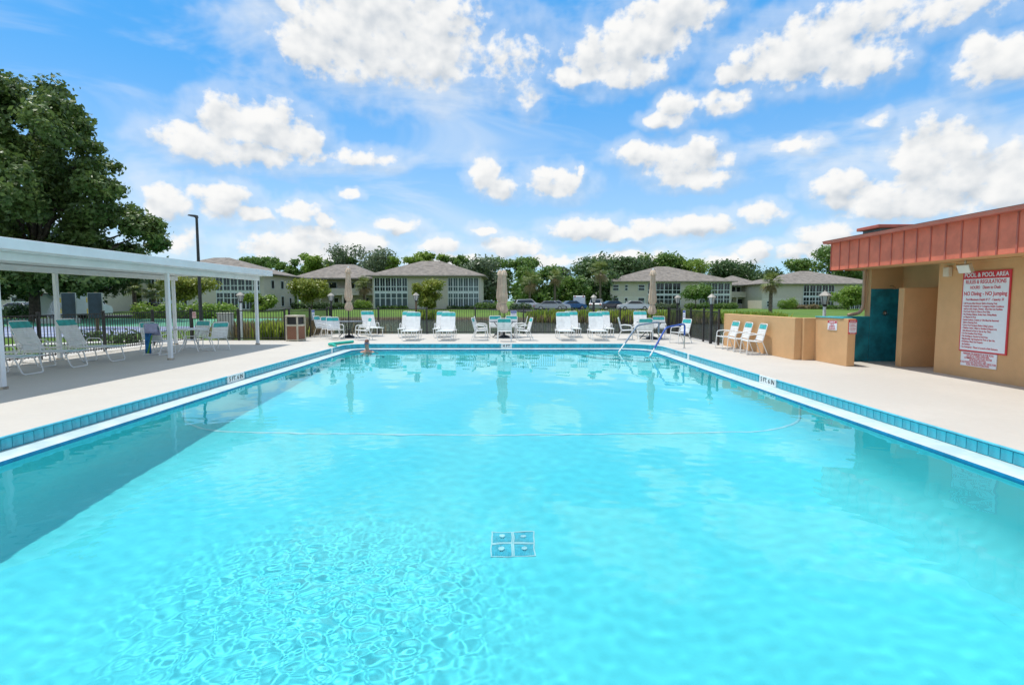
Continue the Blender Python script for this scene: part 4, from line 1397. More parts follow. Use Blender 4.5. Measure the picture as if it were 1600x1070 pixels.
nd = empty('pool_noodle', (-6.42, 19.7, 0), 0, 'green foam pool noodle lying on the pool edge near the swimmer', 'pool noodle')
MB().tube(bend([(0.30, -0.10, 0.0), (0.16, -0.03, 0.085), (-0.02, 0.10, 0.075), (0.12, 0.85, 0.06), (0.42, 1.65, 0.055)], 0.12, 6), 0.052, 12).build('foam_tube', M_NOODLE, nd, True)


# ------------------------------------------------------------------ the swimmer
def make_person():
    p = empty('person', (-5.05, 19.72, 0), 0, 'swimmer with blue goggles standing shoulder deep at the far pool corner', 'person')
    bm = bmesh.new()
    sk = bm.verts.layers.skin.verify()
    def V(co, r):
        v = bm.verts.new(co)
        v[sk].radius = r if isinstance(r, tuple) else (r, r)
        return v
    pel = V((0, 0.10, -0.90), (0.155, 0.12))
    wst = V((0, 0.08, -0.66), (0.145, 0.11))
    chs = V((0, 0.05, -0.38), (0.18, 0.125))
    upc = V((0, 0.05, -0.24), (0.165, 0.10))
    nck = V((0, 0.035, -0.10), (0.062, 0.062))
    jaw = V((0, 0.015, 0.00), (0.066, 0.075))
    hd1 = V((0, 0.015, 0.10), (0.076, 0.094))
    hd2 = V((0, 0.025, 0.185), (0.070, 0.085))
    root = pel
    pel[sk].use_root = True
    ch = [pel, wst, chs, upc, nck, jaw, hd1, hd2]
    for a, b in zip(ch[:-1], ch[1:]):
        bm.edges.new((a, b))
    for s in (-1, 1):
        sh_ = V((s * 0.205, 0.05, -0.225), 0.068)
        el = V((s * 0.40, -0.06, -0.40), 0.048)
        wr = V((s * 0.46, -0.30, -0.36), 0.033)
        hn = V((s * 0.46, -0.40, -0.355), (0.042, 0.02))
        bm.edges.new((upc, sh_))
        bm.edges.new((sh_, el))
        bm.edges.new((el, wr))
        bm.edges.new((wr, hn))
        for k in range(5):
            dx = (-0.034, -0.015, 0.004, 0.022, 0.05)[k] * s
            ln = (0.055, 0.075, 0.08, 0.072, 0.03)[k]
            f1 = V((s * 0.46 + dx, -0.43 if k < 4 else -0.39, -0.355), 0.009)
            f2 = V((s * 0.46 + dx * 1.15, -0.43 - ln * 0.6, -0.362), 0.008)
            f3 = V((s * 0.46 + dx * 1.2, -0.43 - ln, -0.375), 0.007)
            bm.edges.new((hn, f1))
            bm.edges.new((f1, f2))
            bm.edges.new((f2, f3))
        hp = V((s * 0.10, 0.08, -0.98), 0.09)
        kn = V((s * 0.13, -0.18, -1.16), 0.062)
        an = V((s * 0.13, 0.10, -1.34), 0.042)
        bm.edges.new((pel, hp))
        bm.edges.new((hp, kn))
        bm.edges.new((kn, an))
    me = bpy.data.meshes.new('body')
    bm.to_mesh(me)
    bm.free()
    o = bpy.data.objects.new('tmp_body', me)
    COL.objects.link(o)
    o.modifiers.new('skin', 'SKIN').use_smooth_shade = True
    ss = o.modifiers.new('sub', 'SUBSURF')
    ss.levels = ss.render_levels = 2
    dg = bpy.context.evaluated_depsgraph_get()
    ev = o.evaluated_get(dg)
    me2 = bpy.data.meshes.new_from_object(ev)
    bpy.data.objects.remove(o)
    # shape the face: nose, brow, chin, eye hollows
    for v in me2.vertices:
        c = v.co
        if c.z > -0.05 and c.y < 0.02 and abs(c.x) < 0.3:
            g = lambda cx, cz, w, h: math.exp(-((c.x - cx) / w) ** 2 - ((c.z - cz) / h) ** 2)
            c.y -= 0.028 * g(0, 0.085, 0.014, 0.028) + 0.008 * g(0, 0.135, 0.05, 0.015) + 0.010 * g(0, -0.005, 0.03, 0.02) + 0.007 * g(0, 0.035, 0.026, 0.010)
            c.y += 0.010 * (g(-0.03, 0.112, 0.014, 0.012) + g(0.03, 0.112, 0.014, 0.012))
    me2.name = 'body'
    me2.materials.clear()
    me2.materials.append(M_SKIN)
    b = link('body', me2, p)
    b.cycles.is_caustics_receiver = True
    # close-cropped reddish hair cap
    hb = MB()
    n, m = 18, 8
    for i in range(m + 1):
        ph = R(4 + 78 * i / m)
        for k in range(n):
            t = 2 * PI * k / n
            y = math.sin(t) * math.sin(ph)
            low = 0.35 if y < -0.3 else 0.0
            hb.v.append((0.086 * math.cos(t) * math.sin(ph), 0.028 + 0.106 * y, 0.135 + 0.125 * max(math.cos(ph), low) ))
    for i in range(m):
        for k in range(n):
            k2 = (k + 1) % n
            hb.f.append((i * n + k, i * n + k2, (i + 1) * n + k2, (i + 1) * n + k))
    hb.build('hair', M_HAIR, b, True)
    for s in (-1, 1):
        e = MB().lathe([(0.012, -0.006), (0.028, -0.004), (0.03, 0.004), (0.014, 0.008)], 12).build('ear', M_SKIN, b, True, (s * 0.086, 0.03, 0.10))
        e.rotation_euler = (0, s * 1.45, 0)
        l = MB().lathe([(0.014, 0.0), (0.026, 0.003), (0.026, 0.014), (0.021, 0.018)], 14).build('goggle_lens', M_GOGGLE, b, True, (s * 0.033, -0.070, 0.115))
        l.rotation_euler = (PI / 2, 0, s * 0.25)
    ring = [(0.092 * math.cos(t), 0.022 + 0.102 * math.sin(t), 0.118) for t in [2 * PI * k / 24 for k in range(25)]]
    MB().tube(ring, 0.007, 6, False).build('goggle_strap', M_TILE_BLUE, b, True)
    MB().tube([(-0.024, -0.094, 0.028), (0, -0.099, 0.026), (0.024, -0.094, 0.028)], 0.0065, 6).build('mouth', mat('lip', (0.36, 0.13, 0.10), 0.5), b, True)


make_person()

# ------------------------------------------------------------------ lamps, poles, small signs
def make_lantern(loc, label, post_mat, post_r=0.035, z0=1.62, base=0.0):
    g = empty('lantern_post', loc, random.uniform(0, 0.5), label, 'lamp post', 'lantern posts around the fence')
    MB().tube([(0, 0, base), (0, 0, z0)], post_r, 10).build('post', post_mat, g, True)
    MB().lathe([(0.05, z0 - 0.04), (0.06, z0), (0.075, z0 + 0.03)], 12).build('collar', M_DARKMETAL, g, True)
    MB().lathe([(0.08, z0 + 0.03), (0.135, z0 + 0.27)], 6).build('lantern_glass', M_LAMPGLASS, g)
    for k in range(6):
        t = 2 * PI * k / 6
        MB().tube([(0.084 * math.cos(t), 0.084 * math.sin(t), z0 + 0.03), (0.139 * math.cos(t), 0.139 * math.sin(t), z0 + 0.27)], 0.009, 5).build('glazing_bar', M_DARKMETAL, g)
    MB().lathe([(0.175, z0 + 0.268), (0.17, z0 + 0.285), (0.075, z0 + 0.38), (0.03, z0 + 0.40), (0.02, z0 + 0.44)], 6).build('lantern_roof', M_LAMPROOF, g)
    return g


make_lantern((-11.25, 23.35, 0), 'lantern on a white post just outside the fence by the reeds', M_WHITE, 0.042, 1.58, -0.2)
make_lantern((-8.72, 27.35, 0), 'lantern on the fence corner post between litter bin and umbrella', M_DARKMETAL, 0.045, 1.60, -0.3)
make_lantern((-4.55, 27.5, 0), 'lantern on a brown post in front of the lakeside house with the round bush', M_WOOD, 0.045, 1.62, -0.9)
make_lantern((4.30, 27.5, 0), 'lantern on a dark post in front of the parked cars', M_DARKMETAL, 0.055, 1.52, -0.9)
make_lantern((8.25, 26.7, 0), 'lantern on the back corner fence post beside the closed umbrella', M_DARKMETAL, 0.05, 1.50, -0.4)
make_lantern((7.74, 20.86, 0), 'lantern on the thick dark fence post at the end of the tan wall', M_DARKMETAL, 0.06, 1.48)
make_lantern((9.30, 16.1, 0), 'lantern on a white post rising behind the stepped tan wall', M_WHITE, 0.045, 1.50, -0.2)

lp = empty('street_lamp', (-19.4, 35, gz(-19.4, 35)), 0, 'tall thin dark street lamp rising above the white canopy', 'street lamp')
MB().tube([(0, 0, 0), (0, 0, 6.85)], [0.11, 0.075], 10).build('pole', M_DARKMETAL, lp, True)
MB().tube([(0, 0, 6.8), (-0.12, 0, 6.95)], 0.05, 8).build('arm', M_DARKMETAL, lp, True)
MB().add([(-0.50, -0.14, 6.98), (-0.50, 0.14, 6.98), (0.04, 0.16, 6.86), (0.04, -0.16, 6.86), (-0.44, -0.10, 7.06), (-0.44, 0.10, 7.06), (0.02, 0.13, 7.02), (0.02, -0.13, 7.02)],
         [(3, 2, 1, 0), (4, 5, 6, 7), (0, 1, 5, 4), (1, 2, 6, 5), (2, 3, 7, 6), (3, 0, 4, 7)]).build('lamp_head', M_DARKMETAL, lp)
MB().quad((-0.45, -0.10, 6.962), (-0.05, -0.11, 6.873), (-0.05, 0.11, 6.873), (-0.45, 0.10, 6.962)).build('lamp_lens', M_LAMPGLASS, lp)

for (x, lab) in ((-20.05, 'dark blue score board nearer the big oak, standing on the court'), (-18.85, 'dark blue score board nearer the canopy, standing on the court')):
    s = empty('score_board', (x, 25.45, 0), R(4), lab, 'score board', 'shuffleboard score boards')
    MB().cbox(-0.05, 0.05, -0.05, 0.05, -0.1, 2.02, 0.008).build('post', M_WOOD, s)
    MB().cbox(-0.30, 0.30, -0.09, -0.052, 0.84, 1.98, 0.006).build('board', M_BOARD, s)
    for (a, b, c, d) in ((-0.32, -0.301, 0.82, 2.0), (0.301, 0.32, 0.82, 2.0), (-0.30, 0.30, 1.981, 2.0)):
        MB().box(a, b, -0.095, -0.05, c, d).build('edge_strip', mat('grey_alu', (0.40, 0.42, 0.42), 0.5), s)
    for z in (1.55, 1.05):
        MB().cbox(-0.38, -0.321, -0.085, -0.055, z, z + 0.22, 0.004).build('score_tab', M_YELLOW, s)


def panel_sign(name, label, loc, rz, w, h, face, rows, ink, group=None, backing=M_SIGNWHITE, band=None):
    s = empty(name, loc, rz, label, 'sign', group)
    MB().cbox(-w / 2, w / 2, -0.012, 0.0, -h / 2, h / 2, 0.003).build('board', backing, s)
    if band:
        MB().box(-w / 2 + 0.01, w / 2 - 0.01, -0.0155, -0.0125, h / 2 - band[0], h / 2 - 0.01).build('header_band', band[1], s)
    for i, (t, sz, z, m) in enumerate(rows):
        o = strokes(sz * 0.7, t * w, 40 + i).build('lettering', m, s)
        o.location = (0, -0.0165, z)
        o.rotation_euler = (PI / 2, 0, 0)
    return s


panel_sign('fence_sign', 'small white and red notice on the fence beside the shaded table', (-12.85, 22.70, 1.05), 0, 0.16, 0.26, None, [(0.5, 0.07, 0.06, M_SIGNRED), (0.75, 0.045, -0.02, M_SIGNRED)], None, None, mat('pink_white', (0.72, 0.50, 0.48), 0.5))
panel_sign('fence_sign', 'white and blue notice on the fence just behind the middle umbrella', (0.30, 27.17, 0.93), 0, 0.30, 0.44, None, [(0.8, 0.04, 0.17, M_SIGNWHITE), (0.5, 0.06, 0.04, M_SIGNBLUE), (0.75, 0.045, -0.05, M_SIGNBLUE), (0.8, 0.035, -0.13, M_SIGNBLUE)], None, None, M_SIGNWHITE, (0.12, M_SIGNBLUE))
for (x, y, rz, lab) in ((-8.94, 25.25, R(86), 'narrow white and blue marker on the fence behind the litter bin'), (7.90, 24.4, R(-88), 'narrow white and blue marker on the fence past the blue handrail')):
    panel_sign('fence_marker', lab, (x + (0.05 if x < 0 else -0.05), y, 0.98), rz, 0.30, 0.46, None, [(0.5, 0.06, 0.02, M_SIGNBLUE), (0.6, 0.06, -0.06, M_SIGNBLUE)], None, 'narrow fence markers', M_SIGNWHITE, (0.10, M_SIGNBLUE))

ec = empty('service_cabinet', (-12.2, 23.9, -0.07), R(5), 'pale grey service cabinet outside the fence by the reeds', 'cabinet')
MB().cbox(-0.28, 0.28, -0.18, 0.18, 0.0, 1.15, 0.02).build('case', mat('cabinet_grey', (0.50, 0.49, 0.44), 0.6, 0.06), ec)
MB().cbox(-0.30, 0.30, -0.20, 0.20, 1.15, 1.19, 0.01).build('lid', mat('cabinet_grey', (0.50, 0.49, 0.44)), ec)
MB().cbox(-0.25, 0.25, -0.195, -0.181, 0.10, 1.05, 0.004).build('door', mat('cabinet_grey', (0.50, 0.49, 0.44)), ec)


# ------------------------------------------------------------------ houses across the pond
def house_window(parent, x0, x1, z0, z1, y, glass=None, mull=0, rail=None, fw=0.09):
    """a framed window with its panes as sub-parts; y is the wall face"""
    f = MB()
    f.box(x0, x1, y - 0.10, y - 0.002, z0, z0 + fw)
    f.box(x0, x1, y - 0.10, y - 0.002, z1 - fw, z1)
    f.box(x0, x0 + fw, y - 0.10, y - 0.002, z0 + fw, z1 - fw)
    f.box(x1 - fw, x1, y - 0.10, y - 0.002, z0 + fw, z1 - fw)
    for k in range(mull):
        xm = x0 + (x1 - x0) * (k + 1) / (mull + 1)
        f.box(xm - 0.03, xm + 0.03, y - 0.09, y - 0.002, z0 + fw, z1 - fw)
    if rail:
        f.box(x0 + fw, x1 - fw, y - 0.095, y - 0.003, rail - 0.06, rail + 0.06)
    w = f.build('window', M_FRAME, parent)
    p = MB().box(x0 + fw * 0.5, x1 - fw * 0.5, y - 0.04, y - 0.02, z0 + fw * 0.5, z1 - fw * 0.5)
    p.build('pane', glass or M_GLASS, w)
    return w


def lanai(parent, x0, x1, y, n, zb, style=0):
    """two storeys of screened porch bays"""
    w = (x1 - x0) / n
    for k in range(n):
        a, b = x0 + k * w, x0 + (k + 1) * w
        house_window(parent, a, b, zb + 2.95, zb + 5.25, y, M_GLASS if style != 1 else M_GLASS2, 1, zb + 3.75)
        house_window(parent, a, b, zb + 0.12, zb + 2.70, y, M_GLASS2 if style != 2 else M_GLASS, 1 if style != 0 else 0, zb + 1.85)
    MB().box(x0 - 0.05, x1 + 0.05, y - 0.06, y - 0.002, zb + 2.702, zb + 2.948).build('porch_band', M_FRAME, parent)


def hip_roof(parent, x0, x1, y0, y1, ze, rise, ov=0.9, ridge=None):
    X0, X1, Y0, Y1 = x0 - ov, x1 + ov, y0 - ov, y1 + ov
    if X1 - X0 >= Y1 - Y0:
        h = (Y1 - Y0) / 2 if ridge is None else ridge
        a, b = (X0 + h, (Y0 + Y1) / 2), (X1 - h, (Y0 + Y1) / 2)
    else:
        h = (X1 - X0) / 2 if ridge is None else ridge
        a, b = ((X0 + X1) / 2, Y0 + h), ((X0 + X1) / 2, Y1 - h)
    r = MB()
    v = [(X0, Y0, ze), (X1, Y0, ze), (X1, Y1, ze), (X0, Y1, ze), (X0, Y0, ze + 0.16), (X1, Y0, ze + 0.16), (X1, Y1, ze + 0.16), (X0, Y1, ze + 0.16), (*a, ze + rise), (*b, ze + rise)]
    if X1 - X0 >= Y1 - Y0:
        f = [(3, 2, 1, 0), (0, 1, 5, 4), (1, 2, 6, 5), (2, 3, 7, 6), (3, 0, 4, 7), (4, 5, 9, 8), (5, 6, 9), (6, 7, 8, 9), (7, 4, 8)]
    else:
        f = [(3, 2, 1, 0), (0, 1, 5, 4), (1, 2, 6, 5), (2, 3, 7, 6), (3, 0, 4, 7), (4, 5, 8), (5, 6, 9, 8), (6, 7, 9), (7, 4, 8, 9)]
    r.add(v, f)
    ro = r.build('roof', M_ROOF, parent)
    MB().box(X0 - 0.02, X1 + 0.02, Y0 - 0.04, Y0 - 0.003, ze - 0.03, ze + 0.17).build('eave_board', mat('eave_tan', (0.36, 0.31, 0.25), 0.7), ro)
    return ro


def house(label, x0, x1, y0, y1, zb, rise, lanais=(), wins=(), ze=5.45, low_lit=None, side=None, ridge=None):
    h = empty('apartment_house', (x0, y0, zb), 0, label, 'house', 'two storey houses across the pond')
    ox, oy = -x0, -y0
    sub = empty('tmp', (0, 0, 0))
    bpy.data.objects.remove(sub)
    W = lambda mb, n, m: mb.build(n, m, h, False)
    w, d = x1 - x0, y1 - y0
    MB().box(0, w, 0, d, -0.6, ze - 0.002).build('wall', M_HOUSE, h)
    hip_roof(h, 0, w, 0, d, ze, rise, 0.9, ridge)
    for (a, b, n, st) in lanais:
        lanai(h, a - x0, b - x0, 0, n, 0, st)
    for (a, b, c, e) in wins:
        house_window(h, a - x0, b - x0, c, e, 0, M_GLASS, 0, (c + e) / 2)
    if low_lit:  # paler sheet paints sunlight on the wall below the eave's shade
        MB().box(low_lit[0] - x0, low_lit[1] - x0, -0.03, -0.003, -0.5, 2.45).build('lower_wall_sunlight', M_HOUSE2, h)
    if side:                                                  # windows on the wall that faces +x
        for (ya, yb, c, e) in side:
            f = MB()
            f.box(w + 0.002, w + 0.08, ya - y0, yb - y0, c, c + 0.08)
            f.box(w + 0.002, w + 0.08, ya - y0, yb - y0, e - 0.08, e)
            f.box(w + 0.002, w + 0.08, ya - y0, ya - y0 + 0.08, c + 0.08, e - 0.08)
            f.box(w + 0.002, w + 0.08, yb - y0 - 0.08, yb - y0, c + 0.08, e - 0.08)
            q = f.build('window', M_FRAME, h)
            MB().box(w + 0.015, w + 0.035, ya - y0 + 0.03, yb - y0 - 0.03, c + 0.03, e - 0.03).build('pane', M_GLASS, q)
    return h


def gallery(label, x0, x1, y0, zb, rise, doors, ze=5.2, depth=9):
    """linking wing with an open upper walkway"""
    h = empty('gallery_house', (x0, y0, zb), 0, label, 'house', 'linking wings with open walkways')
    w = x1 - x0
    MB().box(0, w, 1.8, depth, -0.6, ze).build('wall', M_HOUSE, h)
    MB().box(0, w, 0, 1.798, 2.45, 2.70).build('walkway_slab', M_HOUSE2, h)
    MB().box(0, w, 0.0, 0.08, 2.702, 3.65).build('parapet', M_HOUSE, h)
    for k in range(int(w / 4) + 1):
        x = min(w - 0.15, 0.15 + k * 4.0)
        MB().box(x - 0.12, x + 0.12, 0.1, 0.34, -0.6, 2.449).build('column', M_HOUSE2, h)
    hip_roof(h, 0, w, 0, depth, ze, rise, 0.8)
    for (x, up) in doors:
        z = 2.72 if up else 0.0
        d = MB().box(x, x + 0.95, 1.74, 1.798, z, z + 2.1).build('door', M_FRAME, h)
        MB().box(x + 0.12, x + 0.83, 1.72, 1.739, z + 0.9, z + 1.95).build('pane', M_GLASS, d)
        house_window(h, x + 1.7, x + 3.2, z + 0.9, z + 2.1, 1.8)
    return h


house('grey two storey house partly behind the white canopy', -56, -37.3, 85, 97, 0.20, 3.0, [(-55.0, -49.0, 5, 2), (-44.6, -37.9, 6, 2)], [], 5.45, None, [(87.5, 88.7, 3.3, 4.7), (91.2, 92.4, 3.3, 4.7), (94.6, 95.6, 3.3, 4.5), (87.5, 88.7, 0.5, 2.2), (91.2, 92.4, 0.5, 2.2), (94.6, 95.6, 0.5, 2.0)], 9.0)
gallery('recessed wing with an open walkway behind the first umbrella', -37.5, -23.2, 98.5, 0.2, 2.9, [(3.5, True), (9.0, True), (6.0, False), (11.5, False)], 5.3, 11)
house('grey house with two screened porches behind the round bush', -22.4, -4.5, 92, 104, 0.22, 2.95, [(-22.1, -16.6, 6, 0), (-9.9, -4.8, 6, 1)], (), 5.45, None, None, 8.2)
house('pale grey house behind the umbrella at the handrails', 21.4, 46.8, 115, 129, 0.10, 3.6, [(29.2, 36.1, 4, 2), (40.0, 46.4, 5, 2)], [(21.9, 23.2, 3.6, 4.9), (24.4, 25.1, 3.6, 4.9), (27.2, 28.6, 3.6, 4.9), (21.9, 23.2, 0.6, 2.2), (24.4, 25.1, 0.6, 2.2), (27.2, 28.6, 0.6, 2.2)], 5.45, (21.42, 28.9), None, 12.4)
gallery('recessed wing with a walkway between the two far houses', 47.2, 56.6, 123, 0.0, 2.4, [(1.2, True), (4.6, True), (3.0, False)], 5.0, 9)
house('pale grey house behind the cabbage palm and tan wall', 53.2, 77.5, 115, 128, -0.30, 3.1, [(61.8, 68.3, 5, 2), (71.8, 77.2, 6, 2)], [(54.4, 55.6, 4.0, 4.9), (58.9, 60.2, 0.5, 2.0), (54.2, 55.4, 0.7, 1.9)], 5.35, (53.25, 61.4), None, 12.0)
house('far grey house seen low behind the oak trunk', -72, -56.8, 74, 84, 0.0, 2.6, [], [(-70, -68, 0.8, 2.2), (-66, -64, 0.8, 2.2), (-62, -60, 0.8, 2.2), (-70, -68, 3.4, 4.8), (-62, -60, 3.4, 4.8)])


# ------------------------------------------------------------------ vehicles
def car(label, x, y, rz, paint, kind='sedan', z=0.2):
    c = empty('parked_car', (x, y, z), rz, label, 'car', 'cars parked across the pond')
    L, Wd = (4.6, 0.9) if kind != 'van' else (5.4, 1.0)
    if kind == 'sedan':
        prof = [(-2.28, 0.35), (-2.3, 0.72), (-2.1, 0.95), (-1.45, 1.0), (-0.75, 1.42), (0.55, 1.45), (1.2, 1.02), (2.1, 0.86), (2.3, 0.66), (2.28, 0.32)]
        gl = [(-1.36, 1.0), (-0.72, 1.38), (0.52, 1.41), (1.10, 1.01)]
    elif kind == 'suv':
        prof = [(-2.28, 0.40), (-2.32, 0.95), (-2.2, 1.08), (-1.95, 1.62), (0.4, 1.70), (1.05, 1.12), (2.1, 1.0), (2.3, 0.78), (2.28, 0.38)]
        gl = [(-2.02, 1.12), (-1.82, 1.55), (0.36, 1.63), (0.92, 1.13)]
    else:
        prof = [(-2.68, 0.42), (-2.70, 2.15), (-2.55, 2.25), (1.0, 2.25), (1.75, 1.35), (2.55, 1.15), (2.70, 0.9), (2.68, 0.40)]
        gl = [(0.35, 1.35), (0.35, 2.05), (0.98, 2.05), (1.52, 1.38)]
    n = len(prof)
    m = MB()
    for s, k in ((-1, 0), (1, 0)):
        for (px, pz) in prof:
            inset = 0.16 * max(0, (pz - 0.95)) / 0.6 if kind != 'van' else 0.05 * max(0, pz - 0.95)
            m.v.append((px, s * (Wd - min(inset, 0.2)), pz))
    m.f = [tuple(range(n)), tuple(reversed(range(n, 2 * n)))] + [(i, n + i, n + (i + 1) % n, (i + 1) % n) for i in range(n)]
    b = m.build('body', paint, c)
    for s in (-1, 1):
        q = MB()
        for (px, pz) in gl:
            inset = 0.16 * max(0, (pz - 0.95)) / 0.6 if kind != 'van' else 0.05 * max(0, pz - 0.95)
            q.v.append((px, s * (Wd - min(inset, 0.2) + 0.008), pz))
        q.f = [(0, 1, 2, 3)]
        q.build('side_window', M_CARGLASS, b)
    # windscreen and rear window follow the profile's slopes
    hi = [i for i in range(n) if prof[i][1] == max(p[1] for p in prof)][-1]
    a0, a1 = Vector((prof[hi][0], 0, prof[hi][1])), Vector((prof[hi + 1][0], 0, prof[hi + 1][1]))
    up = Vector((0.03, 0, 0.03))
    p0, p1 = a0.lerp(a1, 0.08) + up * 0.4, a0.lerp(a1, 0.94) + up * 0.4
    MB().quad((p0.x, -0.66, p0.z), (p1.x, -0.78, p1.z), (p1.x, 0.78, p1.z), (p0.x, 0.66, p0.z)).build('windscreen', M_CARGLASS, b)
    if kind != 'van':
        a0, a1 = Vector((prof[3][0], 0, prof[3][1])), Vector((prof[4 if kind == 'sedan' else 2][0], 0, prof[4 if kind == 'sedan' else 2][1]))
        up = Vector((-0.02, 0, 0.02))
        p0, p1 = a0.lerp(a1, 0.1) + up, a0.lerp(a1, 0.9) + up
        MB().quad((p0.x, -0.7, p0.z), (p1.x, -0.66, p1.z), (p1.x, 0.66, p1.z), (p0.x, 0.7, p0.z)).build('rear_window', M_CARGLASS, b)
    for px in (-1.4, 1.42):
        for s in (-1, 1):
            w = MB().lathe([(0.10, -0.11), (0.30, -0.11), (0.34, -0.08), (0.34, 0.08), (0.30, 0.11), (0.10, 0.11)], 18).build('wheel', M_TYRE, c, True, (px, s * (Wd - 0.10), 0.34))
            w.rotation_euler = (PI / 2, 0, 0)
            MB().lathe([(0.06, 0), (0.20, 0.004), (0.20, 0.02), (0.05, 0.03)], 12, (0, 0, 0.10 if s < 0 else -0.13)).build('rim', M_STEEL, w, True)
    for s in (-1, 1):
        fx, rx = prof[-2][0] + 0.012, prof[1][0] - 0.012
        zf, zr = prof[-2][1], prof[1][1]
        MB().box(fx - 0.10, fx + 0.005, s * 0.62 - 0.16, s * 0.62 + 0.16, zf - 0.05, zf + 0.06).build('headlight', M_LAMPGLASS, c)
        MB().box(rx - 0.005, rx + 0.10, s * 0.68 - 0.12, s * 0.68 + 0.12, zr - 0.12, zr + 0.06).build('tail_light', M_SIGNRED, c)


P_WHITE = mat('car_white', (0.78, 0.78, 0.78), 0.25, 0.02, coat=0.6)
P_SILVER = mat('car_silver', (0.42, 0.43, 0.44), 0.3, 0.04, metal=0.4, coat=0.6)
P_DARK = mat('car_dark', (0.035, 0.035, 0.045), 0.25, 0.1, coat=0.6)
P_BLUE = mat('car_blue', (0.05, 0.16, 0.33), 0.25, 0.1, coat=0.6)
P_RED = mat('car_red', (0.30, 0.03, 0.04), 0.25, 0.1, coat=0.6)
car('white car at the hedge between the house and the palm', -3.4, 93.0, R(180), P_WHITE, 'sedan', 0.25)
car('white four-wheel drive right of the clipped hedge', 3.3, 87.5, R(10), P_WHITE, 'suv', 0.2)
car('white car in front of the blue car', 7.4, 86.0, R(8), P_WHITE, 'sedan', 0.2)
car('silver car at the near edge of the car park', 6.2, 82.0, R(5), P_SILVER, 'sedan', 0.2)
car('blue car beside the white delivery van', 10.3, 88.5, R(15), P_BLUE, 'sedan', 0.2)
car('white delivery van with a tall box body', 12.2, 93.0, R(80), P_WHITE, 'van', 0.2)
car('silver four-wheel drive with its tail to the pond', 13.0, 80.0, R(75), P_SILVER, 'suv', 0.2)
car('dark car next to the silver four-wheel drive', 15.6, 81.5, R(10), P_DARK, 'sedan', 0.2)
car('long white car below the pale grey house', 18.2, 79.5, R(180), P_WHITE, 'sedan', 0.2)
car('white car nearest the oak trunk on the access road', -52.5, 60.0, R(0), P_WHITE, 'sedan', 0.02)
car('second white car on the access road', -47.2, 61.5, R(180), P_WHITE, 'suv', 0.02)
car('white van between the two score boards', -37.8, 48.8, R(85), P_WHITE, 'van', 0.0)
car('silver car with red glints behind the leafy hedge', -37.0, 58.5, R(180), P_SILVER, 'sedan', 0.02)


# ------------------------------------------------------------------ trees and plants
def leaf_cloud(puffs, count, size, rng, flat=0.75, shell=0.55, aspect=0.55, up=0.0):
    """leaf quads spread through a list of puffs (x, y, z, r)"""
    puffs = np.asarray(puffs, float)
    wts = puffs[:, 3] ** 2
    pick = rng.choice(len(puffs), count, p=wts / wts.sum())
    d = rng.normal(size=(count, 3))
    d /= np.linalg.norm(d, axis=1)[:, None]
    rad = (shell + (1 - shell) * rng.random(count)) * (1 + 0.16 * rng.normal(size=count))
    c = puffs[pick, :3] + d * (rad * puffs[pick, 3])[:, None] * np.array([1, 1, flat])
    nrm = d * 0.7 + rng.normal(size=(count, 3)) * 0.75 + np.array([0, 0, 0.35 + up])
    nrm /= np.linalg.norm(nrm, axis=1)[:, None]
    a = np.cross(nrm, rng.normal(size=(count, 3)))
    a /= np.linalg.norm(a, axis=1)[:, None]
    b = np.cross(nrm, a)
    s = size * rng.uniform(0.6, 1.35, count)[:, None]
    a *= s
    b *= s * aspect
    V = np.stack([c - a, c - b * 0.9 + a * 0.1, c + a, c + b], 1).reshape(-1, 3)
    Q = np.arange(count * 4).reshape(-1, 4)
    return V, Q


def limb(mb, a, b, r0, r1, rng, n=5, wig=0.12):
    a, b = Vector(a), Vector(b)
    L = (b - a).length
    pts, rr = [], []
    for k in range(n + 1):
        t = k / n
        p = a.lerp(b, t)
        if 0 < k < n:
            p = p + Vector(rng.normal(size=3)) * wig * L / n
        pts.append(p)
        rr.append(r0 + (r1 - r0) * t)
    mb.tube(pts, rr, 7)


def tree(name, label, x, y, h, rx, lm, seed, crown_from=0.35, puffs=14, leaves=2600, size=0.5, group='trees behind the houses', trunk_r=0.25, flat=0.75, spread=1.0, ry=None):
    rng = np.random.default_rng(seed)
    z0 = gz(x, y) - 0.05
    t = empty(name, (x, y, z0), 0, label, 'tree', group)
    zb = h * crown_from
    ps = []
    for k in range(int(puffs * 1.6)):
        u = rng.random()
        zz = zb + (h - zb) * (0.12 + 0.80 * u)
        w = math.sin(PI * min(1, 0.12 + 0.85 * (0.25 + 0.75 * (1 - u)) * 0.9)) * spread
        a = rng.uniform(0, 2 * PI)
        rr = rx * w * math.sqrt(rng.random()) * 0.85
        pr = rx * rng.uniform(0.26, 0.46)
        ps.append((rr * math.cos(a), rr * math.sin(a) * (ry or 1.0), min(zz, h - pr * 0.75), pr))
    V, Q = leaf_cloud(ps, int(leaves * 1.7), size * 0.86, rng, flat, 0.4)
    np_mesh('crown', V, Q, lm, False, t)
    mb = MB()
    top = Vector((rng.normal() * 0.2, rng.normal() * 0.2, zb + (h - zb) * 0.35))
    limb(mb, (0, 0, 0), top, trunk_r, trunk_r * 0.55, rng, 6, 0.10)
    for q in ps[:: max(1, puffs // 9)]:
        s = Vector((0, 0, 0)).lerp(top, rng.uniform(0.6, 1.0))
        limb(mb, s, (q[0], q[1], q[2]), trunk_r * 0.4, trunk_r * 0.08, rng, 4, 0.15)
    mb.build('trunk', M_BARK, t, True)
    return t


